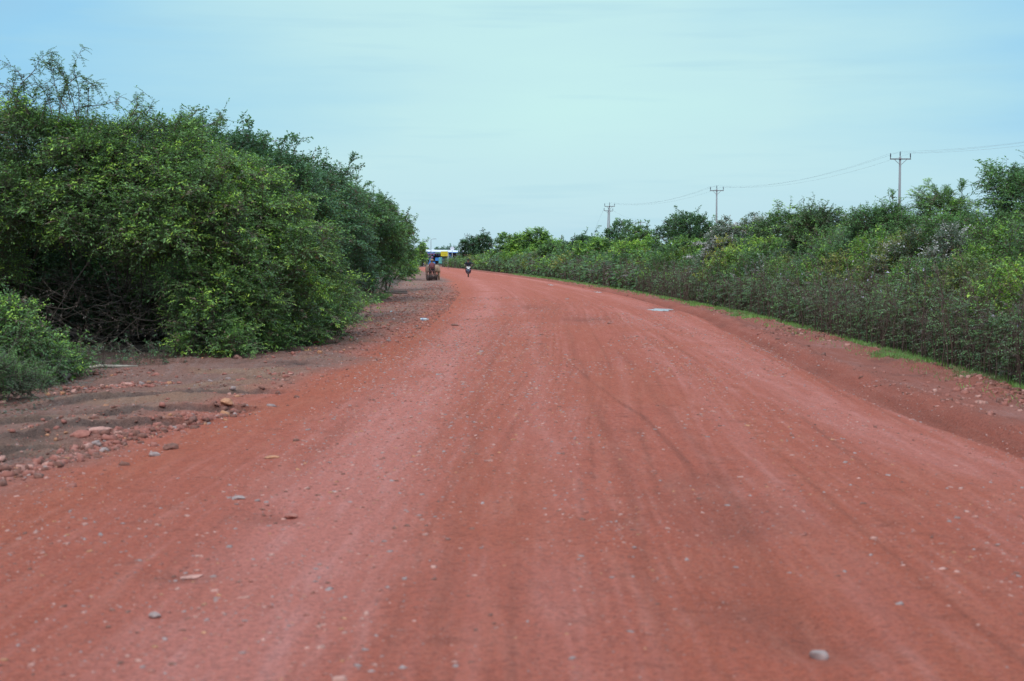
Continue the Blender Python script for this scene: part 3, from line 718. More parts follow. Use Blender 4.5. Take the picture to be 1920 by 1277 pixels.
shrub('yellow_tipped_shrub', 'leafy shrub with lime yellow new growth at the middle of the left thicket', 'shrub', -4.9, 28.5, 3, 3.6, 'green', dist=27,
      lumps=[lp(450, 400, 26.8, .9, 1, .75), lp(520, 430, 27.6, .8, .9, .8), lp(400, 350, 26.6, .8, 1, .55), lp(560, 480, 28.4, .75, .9, .75), lp(600, 530, 29.4, .6, .8, .65), lp(470, 350, 27.6, .6, .8, .5), lp(625, 560, 30, .45, .7, .5)],
      seed=4, tintb=.42, newf=.65, tipb=.3, shoots=24, shl=.4, group=GL, dens=1.15, down=-.6, leaf=.060, arch=80, archl=.7)
shrub('broad_leaved_tree', 'bluish green tree with rounded top behind the yellow tipped shrub', 'tree', -6.5, 33, 3.4, 4.2, 'blue', dist=32,
      lumps=[lp(400, 290, 32, 1.0, 1, .7), lp(460, 300, 33, .8, 1, .55), lp(520, 320, 34, .9, 1, .6), lp(440, 350, 32, .9, 1, .6), lp(560, 370, 34, .95, 1, .8), lp(350, 270, 31.6, .7, .9, .45), lp(500, 380, 33, .8, 1, .7), lp(590, 430, 35, .8, 1, .9)],
      seed=5, tintb=.45, newf=.1, leaf=.075, asp=.5, shoots=30, shl=.6, group=GL, dens=1.05, arch=50, archl=.8)
shrub('grey_leaved_tree', 'greyish green tree with a few dry twigs, right of the bluish tree', 'tree', -5.4, 39.5, 3, 4, 'blue', dist=38,
      lumps=[lp(590, 360, 38, .8, 1, .6), lp(620, 400, 38.6, .8, 1, .7), lp(640, 450, 39.5, .8, 1, .8), lp(560, 330, 38, .75, 1, .5), lp(600, 480, 38, .8, 1, .9), lp(645, 520, 40, .7, .9, .8), lp(625, 340, 39, .45, .7, .45), lp(655, 380, 41, .45, .8, .4)],
      seed=6, tintb=.38, newf=.1, leaf=.075, asp=.5, shoots=34, shl=.7, group=GL, dens=1.0, arch=50, archl=.9)
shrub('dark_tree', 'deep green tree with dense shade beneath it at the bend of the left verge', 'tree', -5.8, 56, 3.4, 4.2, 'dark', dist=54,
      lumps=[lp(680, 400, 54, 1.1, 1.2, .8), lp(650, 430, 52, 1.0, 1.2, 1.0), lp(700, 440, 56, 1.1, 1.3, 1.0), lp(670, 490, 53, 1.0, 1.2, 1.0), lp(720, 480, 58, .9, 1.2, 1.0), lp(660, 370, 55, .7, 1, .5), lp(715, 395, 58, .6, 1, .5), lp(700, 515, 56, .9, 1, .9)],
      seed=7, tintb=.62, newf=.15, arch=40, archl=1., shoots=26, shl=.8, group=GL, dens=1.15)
shrub('mossy_green_tree', 'olive green tree where the left thicket ends against the sky', 'tree', -6.9, 74, 3.6, 4, 'green', dist=72,
      lumps=[lp(735, 420, 72, 1.2, 1.4, .8), lp(750, 450, 74, 1.1, 1.4, 1.0), lp(730, 490, 70, 1.1, 1.3, 1.2), lp(748, 500, 75, .8, 1.2, 1.1), lp(758, 437, 78, .5, 1, .5), lp(715, 460, 70, 1.0, 1.2, 1.1), lp(758, 478, 76, .6, 1, .8)],
      seed=8, tintb=.35, newf=.2, tipb=.1, shoots=14, shl=.8, group=GL)
shrub('roadside_bush', 'lighter green bush with drooping leaves just left of the ox team', 'shrub', -9.0, 112, 3.6, 3.0, 'green', dist=110,
      lumps=[lp(757, 488, 108, .8, 1.5, .7), lp(765, 500, 110, .8, 1.5, .7), lp(772, 492, 116, .5, 1.0, .5), lp(758, 510, 108, .8, 1.2, .5), lp(775, 508, 112, .4, .8, .4)], seed=9, tintb=.5, newf=.4, shoots=6, shl=.6, group=GL)
# small shrubs in the lower left corner
shrub('leafy_shrub', 'low leafy shrub with lime new shoots at the left edge of the photo', 'shrub', -6.3, 18.9, 2, 1.4, 'green', dist=17.5,
      lumps=[lp(0, 650, 18, .55, .6, .5), lp(60, 680, 18.8, .5, .6, .4), lp(-40, 630, 18.2, .6, .7, .6), lp(110, 690, 19.6, .35, .4, .25), lp(20, 610, 18.4, .35, .5, .35), lp(60, 635, 18.8, .25, .4, .2), lp(140, 675, 20, .2, .3, .17), lp(25, 710, 18, .45, .5, .3)],
      seed=10, tintb=.36, newf=.5, leaf=.05, shoots=30, shl=.34, group=GL, tl=.26, dens=.95, down=-.7)
shrub('thorny_shrub', 'dark feathery low shrub on thin bare stems in the lower left corner', 'shrub', -5.75, 16.2, 1.6, .9, 'dark', dist=16,
      lumps=[lp(0, 730, 16.1, .42, .4, .3), lp(40, 715, 16.4, .3, .35, .2), lp(-40, 720, 16, .45, .4, .3)],
      seed=11, tintb=.7, newf=.1, leaf=.045, pinn=True, k=14, asp=.3, shoots=16, shl=.45, group=GL, tl=.28, dens=.55, down=-.3, r0=.012)
# closing rows behind
GB = 'trees closing the left thicket at the back'
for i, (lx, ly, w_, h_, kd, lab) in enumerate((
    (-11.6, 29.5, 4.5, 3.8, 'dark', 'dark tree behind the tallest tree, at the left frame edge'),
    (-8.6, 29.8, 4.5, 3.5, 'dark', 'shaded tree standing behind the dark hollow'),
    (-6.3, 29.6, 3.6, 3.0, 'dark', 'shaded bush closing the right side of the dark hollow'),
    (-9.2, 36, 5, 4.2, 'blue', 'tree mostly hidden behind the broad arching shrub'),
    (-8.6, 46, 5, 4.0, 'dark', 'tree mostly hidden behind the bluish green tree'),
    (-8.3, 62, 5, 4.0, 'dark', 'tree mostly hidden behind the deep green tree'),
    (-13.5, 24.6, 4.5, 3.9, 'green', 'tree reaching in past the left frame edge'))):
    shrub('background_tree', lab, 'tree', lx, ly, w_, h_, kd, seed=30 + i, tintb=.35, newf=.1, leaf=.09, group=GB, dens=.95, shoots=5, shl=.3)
# tangle of bare stems inside the hollow: part of the arching shrub
def tangle():
    rng = np.random.default_rng(77); fo = Fo(); P = []; Rr = []
    for i in range(190):
        px0, py0 = rng.uniform(70, 360), rng.uniform(490, 690); d0 = rng.uniform(24.2, 26.5)
        a = rng.normal(0, .45) + (math.pi if rng.random() < .5 else 0) if rng.random() < .6 else rng.uniform(0, 6.28)
        ln = rng.uniform(60, 200); bend = rng.uniform(-40, 40); m = 9; pts = []
        for j in range(m):
            t = j / (m - 1); px = px0 + math.cos(a) * ln * (t - .5) - math.sin(a) * bend * math.sin(t * 3.14); py = py0 + math.sin(a) * ln * (t - .5) + abs(bend) * math.sin(t * 3.14) * .6
            x_, z_ = at(px, py, d0); pts.append((x_, d0 + .3 * math.sin(3 * t + i), max(z_, .02) + rng.normal(0, .006)))
        P.append(pts); r = rng.choice([.003, .005, .008, .014], p=[.4, .35, .18, .07]); Rr.append(np.linspace(r, r * .4, m))
    P = np.array(P); Rr = np.array(Rr); fo.tubes(P, Rr, mi=1, sides=4)
    # dry hanging leaves
    k = rng.integers(0, len(P), 260); q = P[k, rng.integers(0, 9, 260)]
    sprays(fo, rng, q, nrm(rng.normal(size=(260, 3)) + np.array([0, 0, -.5])), np.full(260, .16), 5, .06, .4, .5, np.full(260, .1), np.zeros(260))
    return fo
ar = [o for o in bpy.data.objects if o.name == 'arching_shrub'][0]
tangle().build('bare_branches', [LEAF['dry'], BARK], ar, np.array(ar.location))

# --- right side
GR = 'shrubs and trees behind the tall weeds on the right'
rs = [ # px, top py, dist, width px, kind, extra kwargs, name, label
 (1905, 318, 31, 250, 'dark', dict(tintb=.75, newf=.3, asp=.34, shoots=26, shl=.5, leaf=.075), 'tall_tree', 'tall dark tree with pointed leaves at the right frame edge'),
 (1870, 420, 25, 210, 'lime', dict(tintb=.35, newf=.5), 'yellow_green_shrub', 'bright yellow green leafy shrub below the tall tree at the right edge'),
 (1772, 350, 41, 150, 'green', dict(tintb=.42, newf=.15, pinn=True, k=14, asp=.4, leaf=.11, shoots=6, shl=.4, tl=.4, upb=.05, arch=50, archl=.9), 'acacia_tree', 'feathery flat topped acacia right of the nearest pole'),
 (1715, 452, 26, 170, 'yellow', dict(tintb=.45, newf=.7, upb=.9, shoots=26, shl=.5), 'upright_shrub', 'upright shrub with yellowish bronze tips below the feathery acacia'),
 (1800, 425, 30, 170, 'plume', dict(tintb=.45, newf=.75, tipb=.3), 'flowering_shrub', 'shrub dotted with whitish seed tufts beside the tall tree'),
 (1640, 398, 38, 150, 'dark', dict(tintb=.72, newf=.3, shoots=22, shl=.6), 'dark_leaved_shrub', 'dark leaved shrub with tall loose shoots left of the nearest pole'),
 (1690, 420, 44, 170, 'green', dict(tintb=.3), 'green_shrub', 'green shrub at the foot of the nearest pole'),
 (1700, 470, 30, 90, 'plume', dict(tintb=.45, newf=.6, dens=.35, upb=1.), 'silver_shrub', 'sparse silvery shrub with white tufts in front of the upright bronze tipped shrub'),
 (1540, 395, 46, 110, 'green', dict(tintb=.25, newf=.1, shoots=26, shl=.8), 'spiky_shrub', 'narrow shrub with one tall ragged spike against the sky'),
 (1580, 455, 36, 180, 'green', dict(tintb=.35, newf=.35), 'rounded_shrub', 'rounded mid green shrub in front of the ragged spike'),
 (1475, 408, 52, 130, 'green', dict(tintb=.3, newf=.1, shoots=16, shl=.6), 'bushy_tree', 'olive bushy tree halfway between the two nearest poles'),
 (1485, 460, 40, 170, 'green', dict(tintb=.42, newf=.45), 'leafy_bush', 'fresh green bush in front of the olive bushy tree'),
 (1425, 476, 46, 90, 'lime', dict(tintb=.6, newf=.7), 'lime_bush', 'bright lime bush low in the middle of the right thicket'),
 (1405, 420, 60, 120, 'plume', dict(tintb=.48, newf=.4), 'grey_bush', 'grey green bush right of the second pole'),
 (1355, 450, 54, 110, 'plume', dict(tintb=.6, newf=.8), 'plume_bush', 'pale bush covered with whitish plumes below the second pole'),
 (1290, 398, 66, 120, 'dark', dict(tintb=.5, newf=.1, shoots=16, shl=.7), 'round_dark_tree', 'round dark tree just left of the second pole'),
 (1345, 425, 72, 80, 'dark', dict(tintb=.7), 'small_dark_tree', 'small dark tree at the foot of the second pole'),
 (1215, 452, 78, 110, 'lime', dict(tintb=.5, newf=.5), 'bright_bush', 'bright green bush left of the round dark tree'),
 (1205, 424, 92, 90, 'green', dict(tintb=.3, newf=.1), 'olive_tree', 'olive tree in front of the short distant pole'),
 (1158, 414, 112, 48, 'dark', dict(tintb=.62, newf=.1, shoots=4), 'conical_tree', 'small cone shaped dark tree beside the paired poles'),
 (1130, 446, 96, 120, 'green', dict(tintb=.5, newf=.3), 'wide_bush', 'wide green bush under the paired poles'),
 (1070, 458, 104, 110, 'green', dict(tintb=.3, newf=.3), 'low_bush', 'low olive bush left of the paired poles'),
 (1100, 440, 120, 70, 'dark', dict(tintb=.45, shoots=8, shl=1.2), 'ragged_tree', 'ragged small tree left of the paired poles'),
 (1005, 430, 140, 110, 'green', dict(tintb=.55, newf=.2, shoots=10, shl=1.), 'domed_tree', 'broad domed green tree right of the motorcyclist'),
 (950, 440, 155, 70, 'green', dict(tintb=.45, newf=.2, shoots=6), 'half_domed_tree', 'green tree between the dark tree and the broad domed tree'),
 (898, 439, 175, 62, 'dark', dict(tintb=.35, newf=.05, shoots=6), 'bend_tree', 'dark tree above the motorcyclist where the road bends'),
 (1005, 470, 118, 110, 'lime', dict(tintb=.45, newf=.5), 'light_green_bush', 'light green bush in front of the broad domed tree'),
 (940, 480, 140, 80, 'green', dict(tintb=.5, newf=.2), 'soft_green_bush', 'soft green bush in front of the half hidden green tree'),
 (868, 488, 215, 40, 'lime', dict(tintb=.25, newf=.2), 'bend_bush', 'small light green bush left of the dark tree at the bend'),
]
for i, (px, py, d, wp, kd, kw, nm_, lab) in enumerate(rs):
    while at(px, py, d)[0] < xg(d) + 1.5 + wp / FPX * d * .38: d += 1.5      # stand behind the strip of weeds
    x_, z_ = at(px, py, d); w_ = wp / FPX * d
    kw.setdefault('dens', 1.5 if d > 125 else 1.0); kw.setdefault('shoots', 22); kw.setdefault('shl', .55 + .004 * d); kw.setdefault('arch', 24 if d < 70 else 0)
    shrub(nm_, lab, 'tree' if 'tree' in nm_ else 'shrub', x_, d, w_ * (1.35 if 1380 < px < 1720 else 1.15), z_ * (1.12 if 1380 < px < 1720 else 1.05), kd, seed=60 + i, group=GR, depth=max(w_ * .8, 1.6), **kw)

# --- stuff: scrub filling the thicket behind the individual shrubs
def scrub(name, label, lumps, kind, leafk=.0018, seed=0, dens=.8, tint=.3, nmax=60000, k=12, asp=.42, upb=.6):
    rng = np.random.default_rng(seed); fo = Fo(); lumps = np.asarray(lumps)
    bins = np.digitize(lumps[:, 1], [22, 32, 46, 70, 110, 170, 260, 400])
    for b in np.unique(bins):
        ls = lumps[bins == b]; d = ls[:, 1].mean(); leaf = max(.06, leafk * d)
        area = (4 * 3.14 * ls[:, 3] * ls[:, 5]).sum(); n = int(min(nmax, area * dens * 1.1 / (leaf * leaf * asp * .5 * k)))
        ls = np.array(rough(rng, ls, 5)); P, dd, ii, rr = lump_twigs(rng, ls, n, shell=(.5, 1.1), down=-.2)
        n = len(P); tw = nrm(dd * .6 + np.array([0, 0, upb]) + rng.normal(0, .45, (n, 3)))
        lt = tint + .2 * np.sin(P[:, 0] * 1.3 + P[:, 1] * .8) + rng.normal(0, .12, n)
        sprays(fo, rng, P, tw, max(.3, leaf * 3) * rng.uniform(.6, 1.3, n), k, leaf, asp, .2, lt, np.where(rng.random(n) < .15, .4, .05), False, twig=.0022 + .00004 * d)
    o = fo.build(name, [LEAF[kind], BARKR]); return tag(o, label, 'scrub', kind='stuff')
rng = np.random.default_rng(91); LS = {'green': [], 'yellow': [], 'dry': [], 'plume': [], 'lime': []}
for i in range(330):
    y = 17 * (260 / 17) ** rng.random(); x = float(xg(y)) + rng.uniform(1.0, 2.3) + .008 * y * rng.random(); h = rng.uniform(.8, 1.7) * (1 + .15 * math.sin(y * .4))
    kd = rng.choice(['green', 'yellow', 'dry', 'plume', 'lime'], p=[.46, .16, .24, .05, .09])
    w_ = rng.uniform(.35, .6) + .007 * y
    LS[kd].append((x, y, h * .55, w_, w_ * 1.2, h * .5)); LS[kd].append((x + rng.normal(0, .2), y, h * .95, w_ * .45, w_ * .5, h * .28))
L2 = []
for i in range(240):
    y = 20 * (260 / 20) ** rng.random(); x = float(xg(y)) + rng.uniform(2.6, 8 + .12 * y); h = rng.uniform(1.7, 2.75)
    L2.append((x, y, h * .55, .9 + .008 * y, 1.2 + .012 * y, h * .5))
for (kd, ti, nm_, lab) in (('green', .45, 'low_scrub', 'mid green leafy scrub behind the weeds on the right'), ('yellow', .5, 'bronze_scrub', 'bronze tipped yellowish scrub behind the weeds on the right'),
        ('dry', .62, 'grey_scrub', 'dull grey green scrub behind the weeds on the right'), ('plume', .5, 'tufted_scrub', 'scrub with whitish seed tufts on the right'), ('lime', .45, 'lime_scrub', 'fresh lime green scrub behind the weeds on the right')):
    scrub(nm_, lab, LS[kd], kd, seed=3, tint=ti, dens=.55, upb=.9)
scrub('dense_scrub', 'dense green scrub filling the right thicket further back', L2, 'green', seed=4, tint=.40, dens=.6)
L3 = []
for i in range(90):
    y = 100 * (420 / 100) ** rng.random(); x = float(xl(y)) - rng.uniform(3.5 + .01 * y, 12 + .1 * y); h = rng.uniform(1.6, 3.0)
    L3.append((x, y, h * .5, 1.8, 2.2, h * .5))
for i in range(60):
    y = rng.uniform(20, 95); x = -9 - rng.uniform(0, 9); h = rng.uniform(2.2, 3.2); L3.append((x - 2, y + 5, h * .5, 1.3, 1.5, h * .5))
for i in range(26):
    x = -11.5 + 6.6 * i / 25; L3.append((x, 28.6 + .5 * math.sin(i * 2.1), .5 + .4 * (i % 2), .7, .7, .75)); L3.append((x, 30.2, 1.3, .9, .9, 1.0))
scrub('far_scrub', 'green scrub behind the left thicket and beyond the bend', L3, 'green', seed=5, tint=.35, dens=.7)

# --- stuff: thin stemmed tall weeds along the right verge
def weeds():
    rng = np.random.default_rng(17); fo = Fo()
    n = 5200; y = 14 * (300 / 14) ** (rng.random(n) ** .85)
    x = xg(y) + .15 + np.abs(rng.normal(0, .75, n)) + .002 * y
    H = (.95 + .55 * sst(0, 1.4, x - xg(y))) * rng.uniform(.65, 1.15, n) * (1 + .22 * vn(y * .5, x * 0, 8)) * (1 + .35 * sst(50, 130, y))
    zb = terrain(x, y)[0]; m = 6; t = np.linspace(0, 1, m)
    lean = rng.normal(0, .16, (n, 2)); b0 = np.stack([x, y, zb - .02], -1)
    P = b0[:, None] + np.stack([lean[:, :1] * t ** 2 * H[:, None], lean[:, 1:] * t ** 2 * H[:, None], t * H[:, None]], -1)
    P[:, 1:-1] += rng.normal(0, .015, (n, m - 2, 3))
    r = (.0045 + .00013 * y)[:, None] * (1 - .7 * t) * rng.uniform(.6, 1.3, (n, 1)); fo.tubes(P, r, mi=1, sides=3)
    for a, b, nb, k in ((0, 34, 9, 12), (34, 70, 8, 10), (70, 400, 5, 8)):
        s = (y >= a) & (y < b); idx = np.where(s)[0]
        for _ in range(nb):
            tt = rng.uniform(.12, 1.0, len(idx)); seg = np.minimum((tt * (m - 1)).astype(int), m - 2); fr = tt * (m - 1) - seg
            p = P[idx, seg] * (1 - fr)[:, None] + P[idx, seg + 1] * fr[:, None]
            D = nrm(np.concatenate([rng.normal(0, 1, (len(idx), 2)), rng.uniform(-.1, .9, (len(idx), 1))], -1))
            dm = y[idx].mean(); lf = max(.042, .00125 * dm)
            plant = (np.sin(idx * 12.9898) * 43758.5) % 1
            base = np.where(plant < .22, .15, np.where(plant < .6, .6, .88)) + rng.normal(0, .06, len(idx))
            sprays(fo, rng, p, D, rng.uniform(.14, .34, len(idx)), k, lf, .38, .3, base, np.full(len(idx), .12), pinn=(_ % 2 == 0), twig=.0016 + .00003 * dm)
    n = 520; y = 14 * (110 / 14) ** rng.random(n); x = xg(y) + .05 + np.abs(rng.normal(0, .45, n)); H = rng.uniform(.6, 1.9, n); zb = terrain(x, y)[0]
    lean = rng.normal(0, .2, (n, 2)); P = np.stack([x, y, zb], -1)[:, None] + np.stack([lean[:, :1] * t ** 2 * H[:, None], lean[:, 1:] * t ** 2 * H[:, None], t * H[:, None]], -1)
    P[:, 1:-1] += rng.normal(0, .02, (n, m - 2, 3)); fo.tubes(P, (.005 + .00016 * y)[:, None] * (1 - .75 * t) * rng.uniform(.7, 1.6, (n, 1)), mi=1, sides=3)
    for _ in range(2):
        sg = rng.integers(2, 5, n); p = P[np.arange(n), sg]; D = nrm(rng.normal(size=(n, 3)) + np.array([0, 0, 1.6])); L = rng.uniform(.15, .5, n)
        Q = p[:, None] + D[:, None] * L[:, None, None] * np.linspace(0, 1, 3)[None, :, None]; fo.tubes(Q, (.003 + .0001 * y)[:, None] * np.array([1, .8, .4]), mi=1, sides=3)
    o = fo.build('tall_weeds', [LEAF['dry'], BARKR]); tag(o, 'thin stemmed tall weeds lining the right verge', 'weeds', kind='stuff')
weeds()
def flowers():
    rng = np.random.default_rng(19); fo = Fo(); n = 60
    y = 17 * (45 / 17) ** rng.random(n); x = xg(y) + rng.uniform(.1, 1.6, n); z = rng.uniform(.6, 1.6, n)
    for k in range(7):
        D = nrm(rng.normal(size=(n, 3))); p = np.stack([x, y, z], -1); s = .028
        Wd = nrm(np.cross(D, rng.normal(size=(n, 3))))
        fo.quads(np.stack([p, p + D * s * .5 + Wd * s * .4, p + D * s, p + D * s * .5 - Wd * s * .4], 1), 0, 1.)
    o = fo.build('wild_flowers', [mat('petal', (.62, .52, .66), .7), BARKR]); tag(o, 'scattered pale lilac flower heads among the tall weeds', 'flowers', kind='stuff')
flowers()
# --- stuff: grass
def grass(name, label, x, y, hgt, seed, mi='grass', w=.12):
    rng = np.random.default_rng(seed); n = len(x); fo = Fo(); z = terrain(x, y)[0]
    D = nrm(np.stack([rng.normal(0, .45, n), rng.normal(0, .45, n), np.ones(n)], -1)); p = np.stack([x, y, z - .005], -1)
    Wd = nrm(np.cross(D, rng.normal(size=(n, 3)))); s = (hgt * rng.uniform(.5, 1.3, n))[:, None]
    ww = np.maximum(.004, .0006 * y)[:, None]
    fo.quads(np.stack([p - Wd * ww * .5, p + Wd * ww * .5, p + D * s + Wd * ww * .15 + D[:, :1] * 0, p + D * s * 1.05], 1), 0, np.clip(.55 + .5 * fbm(x, y, 71, 3) + rng.normal(0, .15, n), 0, 1))
    tag(fo.build(name, [LEAF[mi]]), label, 'grass', kind='stuff')
rng = np.random.default_rng(23); n = 120000
y = 13 * (150 / 13) ** rng.random(n); x = xg(y) + rng.uniform(-.7, 1.3, n)
k = ((x - xg(y) + 1.1 * fbm(x * .8, y * .8, 53, 3) > -.05) & (rng.random(n) < .75 + 1.2 * fbm(x * 1.1, y * .6, 58, 3))) | (rng.random(n) < .04 * (x > xg(y) - .8)); x, y = x[k], y[k]
grass('grass', 'short green grass strip along the right verge', x, y, .05 + .0006 * y, 24)
n = 9000; a = rng.random(n); py = np.full(n, 0.)
y = rng.uniform(34, 62, n); x = np.interp(y, [34, 42, 62], [-4.6, -5.0, -5.5]) + rng.uniform(-1.2, .25, n)
grass('verge_grass', 'green grass patch at the foot of the left thicket', x, y, np.where(x > 0, .1, .16), 25)
# thin dry weeds at left base
def leftweeds():
    rng = np.random.default_rng(29); fo = Fo(); n = 620
    y = np.concatenate([rng.uniform(29, 40, n // 2), rng.uniform(36, 62, n // 4), rng.uniform(21.5, 30, n - n // 2 - n // 4)]); 
    x = np.interp(y, [21, 24, 30, 36, 42, 62], [-6.6, -5.2, -4.1, -4.2, -5.0, -5.4]) + rng.normal(-.25, .3, n)
    zb = terrain(x, y)[0]; H = rng.uniform(.15, .6, n) * np.where((y > 29) & (y < 40), 1.5, .7); t = np.linspace(0, 1, 5); lean = rng.normal(0, .3, (n, 2))
    P = np.stack([x, y, zb], -1)[:, None] + np.stack([lean[:, :1] * t ** 2 * H[:, None], lean[:, 1:] * t ** 2 * H[:, None], t * H[:, None]], -1)
    fo.tubes(P, np.full((n, 5), .004), mi=1, sides=3)
    for _ in range(6):
        tt = rng.integers(1, 5, n); D = nrm(rng.normal(size=(n, 3)) + np.array([0, 0, .3]))
        sprays(fo, rng, P[np.arange(n), tt], D, rng.uniform(.08, .2, n), 8, .05, .3, .3, np.clip(.55 + rng.normal(0, .2, n), .1, 1), np.full(n, .2), twig=.002)
    tag(fo.build('undergrowth', [LEAF['dry'], BARKR]), 'thin olive undergrowth at the foot of the left thicket', 'undergrowth', kind='stuff')
leftweeds()
def litter():
    rng = np.random.default_rng(37); n = 9000; y = rng.uniform(14.5, 36, n); x = np.interp(y, [14, 15.4, 21.5, 24, 30, 36], [-5.2, -5.3, -6.2, -4.7, -3.7, -3.9]) - np.abs(rng.normal(0, .6, n)) + .25
    k = rng.random(n) < .8; x, y = x[k], y[k]; n = len(x); z = terrain(x, y)[0] + .008; fo = Fo()
    a = rng.uniform(0, 6.28, n); D = nrm(np.stack([np.cos(a), np.sin(a), rng.normal(0, .25, n)], -1)); Wd = nrm(np.cross(D, np.array([0, 0, 1.]) + rng.normal(0, .3, (n, 3))))
    p = np.stack([x, y, z + rng.random(n) * .012], -1); s = rng.uniform(.025, .06, n)[:, None]
    fo.quads(np.stack([p, p + D * s * .5 + Wd * s * .22, p + D * s, p + D * s * .5 - Wd * s * .22], 1), 0, rng.uniform(0, .4, n))
    tag(fo.build('leaf_litter', [LEAF['dry']]), 'fallen dry leaves at the foot of the left thicket', 'leaf litter', kind='stuff')
litter()

# far trees
GF = 'far trees behind the roadside shop'
for i, (px, py, d, wp, kd, lab) in enumerate(((800, 466, 470, 22, 'far', 'small far tree above the left end of the shop roof'), (822, 464, 470, 24, 'far', 'far tree above the blue shop front'),
    (843, 459, 480, 22, 'far', 'tallest far tree, above the yellow sign'), (862, 466, 470, 22, 'far', 'far tree near the right end of the shop roof'),
    (792, 452, 300, 16, 'green', 'slender tree between the left thicket and the shop'), (1048, 450, 330, 26, 'far', 'far tree by the short pole right of the broad domed tree'),
    (783, 462, 380, 30, 'far', 'far tree half hidden by the end of the left thicket'))):
    x_, z_ = at(px, py, d); w_ = wp / FPX * d
    shrub('far_tree', lab, 'tree', x_, d, w_ * 1.3, z_, kd, seed=120 + i, group=GF, depth=4, shoots=4, shl=1.5, tintb=.5, dens=.9, r0=.12)

# ------------------------------------------------------------------ power line
CONC = mat('concrete', (.28, .27, .28), .8, c2=(.27, .25, .25), scale=8)
STEEL = mat('crossarm_steel', (.16, .10, .11), .6, .4, scale=10)
INS = mat('insulator_glaze', (.06, .06, .09), .3, scale=20)
WIRE = mat('wire', (.40, .42, .46), .5, .6)
GP = 'utility poles'
def pole(px, top, d, H, lab, arm=1.0, lean=0.0, roty=0):
    x_, z_ = at(px, top, d); H = z_
    o = empty('utility_pole', (x_, d, 0), roty, lab, 'utility pole', GP); o.rotation_euler = (0, lean, roty)
    b = MB(); b.tube([(0, 0, 0), (0, 0, H * .5), (0, 0, H - .55)], [.165, .135, .10], 10); b.build('pole', CONC, o, True)
    b = MB(); b.box((0, -.13, H - .78), (2 * arm, .09, .10), bev=.01); b.build('crossarm', STEEL, o)
    for s in (-1, 1):
        b = MB(); b.tube([(s * .62 * arm, -.19, H - .80), (s * .06, -.19, H - 1.32)], .022, 6); b.build('brace', STEEL, o)
    tops = []
    for (ix, iy, iz) in ((-arm + .05, -.13, H - .73), (0.0, -.0, H - .55), (arm - .05, -.13, H - .73)):
        pr = [(.025, 0), (.03, .1)]
        for q in range(4): pr += [(.065, .12 + q * .08), (.04, .16 + q * .08)]
        pr += [(.045, .46), (.02, .5)]
        b = MB(); b.lathe(pr, (ix, iy, iz), 12); b.build('insulator', INS, o, True)
        tops.append((ix, iy, iz + .5))
    bpy.context.view_layer.update()
    return o, [o.matrix_world @ Vector(t) for t in tops]
pt = [at(2900, 60, 78)]
poles = []
x0, z0 = 47.0, 12.1
o0 = [Vector((x0 + dx, 76, z0 - (0 if dx == 0 else .2))) for dx in (-.95, 0, .95)]
_, a1 = pole(1688, 283, 137, 12, 'nearest concrete utility pole, rising from the right thicket', 1.0)
_, a2 = pole(1344, 347, 200, 12, 'second concrete utility pole, left of the nearest one', .95)
_, a3 = pole(1142, 379, 262, 12, 'taller pole of the distant pair above the small cone shaped tree', .95, lean=.008)
_, a4 = pole(1137, 388, 285, 11, 'shorter pole of the distant pair, left of the taller one', .95, lean=.035, roty=.2)
_, a5 = pole(1201, 411, 350, 11, 'distant utility pole showing only its top above the olive tree', 1.2)
_, a6 = pole(876, 436, 420, 9, 'thin distant utility pole behind the dark tree at the bend', .8)
# pole off the frame to the right that carries the near span
o = empty('utility_pole', (x0, 76, 0), 0, 'utility pole beyond the right frame edge carrying the near wires', 'utility pole', GP)
b = MB(); b.tube([(0, 0, 0), (0, 0, 6), (0, 0, 11.5)], [.19, .155, .11], 10); b.build('pole', CONC, o, True)
b = MB(); b.box((0, -.13, 11.35), (2, .09, .1)); b.build('crossarm', STEEL, o)
def wire(chain, lab, sag=1.6, r=.0045, name='power_cable'):
    b = MB(); pts = []
    for p, q in zip(chain[:-1], chain[1:]):
        n = 24
        for i in range(n):
            t = i / n; v_ = p.lerp(q, t); v_.z -= 4 * t * (1 - t) * sag * ((q - p).length / 65) ** 2 * .75; pts.append(v_)
    pts.append(chain[-1])
    b.tube(pts, [r + .000010 * abs(p.y) for p in pts], 5)
    tag(b.build(name, WIRE), lab, 'cable', 'overhead wires on the utility poles')
wire([o0[0], a1[0], a2[0], a3[0]], 'overhead wire carried on the left ends of the cross arms')
wire([o0[1], a1[1], a2[1], a3[1]], 'topmost overhead wire carried on the centre insulators')
wire([o0[2], a1[2], a2[2], a3[2]], 'overhead wire carried on the right ends of the cross arms')
wire([a4[1], a5[1]], 'faint wire running from the distant pair of poles to the low pole at their right', .9)
wire([a4[0], Vector((a4[0].x - 3.6, a4[0].y - 2, 3.5))], 'slanting stay wire left of the distant pair of poles', 0.0, .012, 'stay_wire')
# lamp pole by the shop
x_, z_ = at(808, 449, 330)
o = empty('street_lamp', (x_, 330, 0), 0, 'thin street lamp pole with a short arm above the shop', 'street lamp')
b = MB(); b.tube([(0, 0, 0), (0, 0, z_)], [.10, .06], 8); b.build('pole', CONC, o, True)
b = MB(); b.tube([(0, 0, z_ - .1), (.4, 0, z_ + .12), (.7, 0, z_ + .15)], .04, 6); b.build('arm', CONC, o, True)
b = MB(); b.box((.95, 0, z_ + .13), (.6, .2, .10), bev=.03); b.build('lamp_head', CONC, o)
x_, z_ = at(1053, 441, 400)
o = empty('wooden_post', (x_, 400, 0), 0, 'short dark post top above the scrub right of the broad domed tree', 'post')
b = MB(); b.tube([(0, 0, 0), (.05, 0, z_ * .5), (0, 0, z_)], [.15, .14, .12], 8); b.build('post', BARK, o, True)

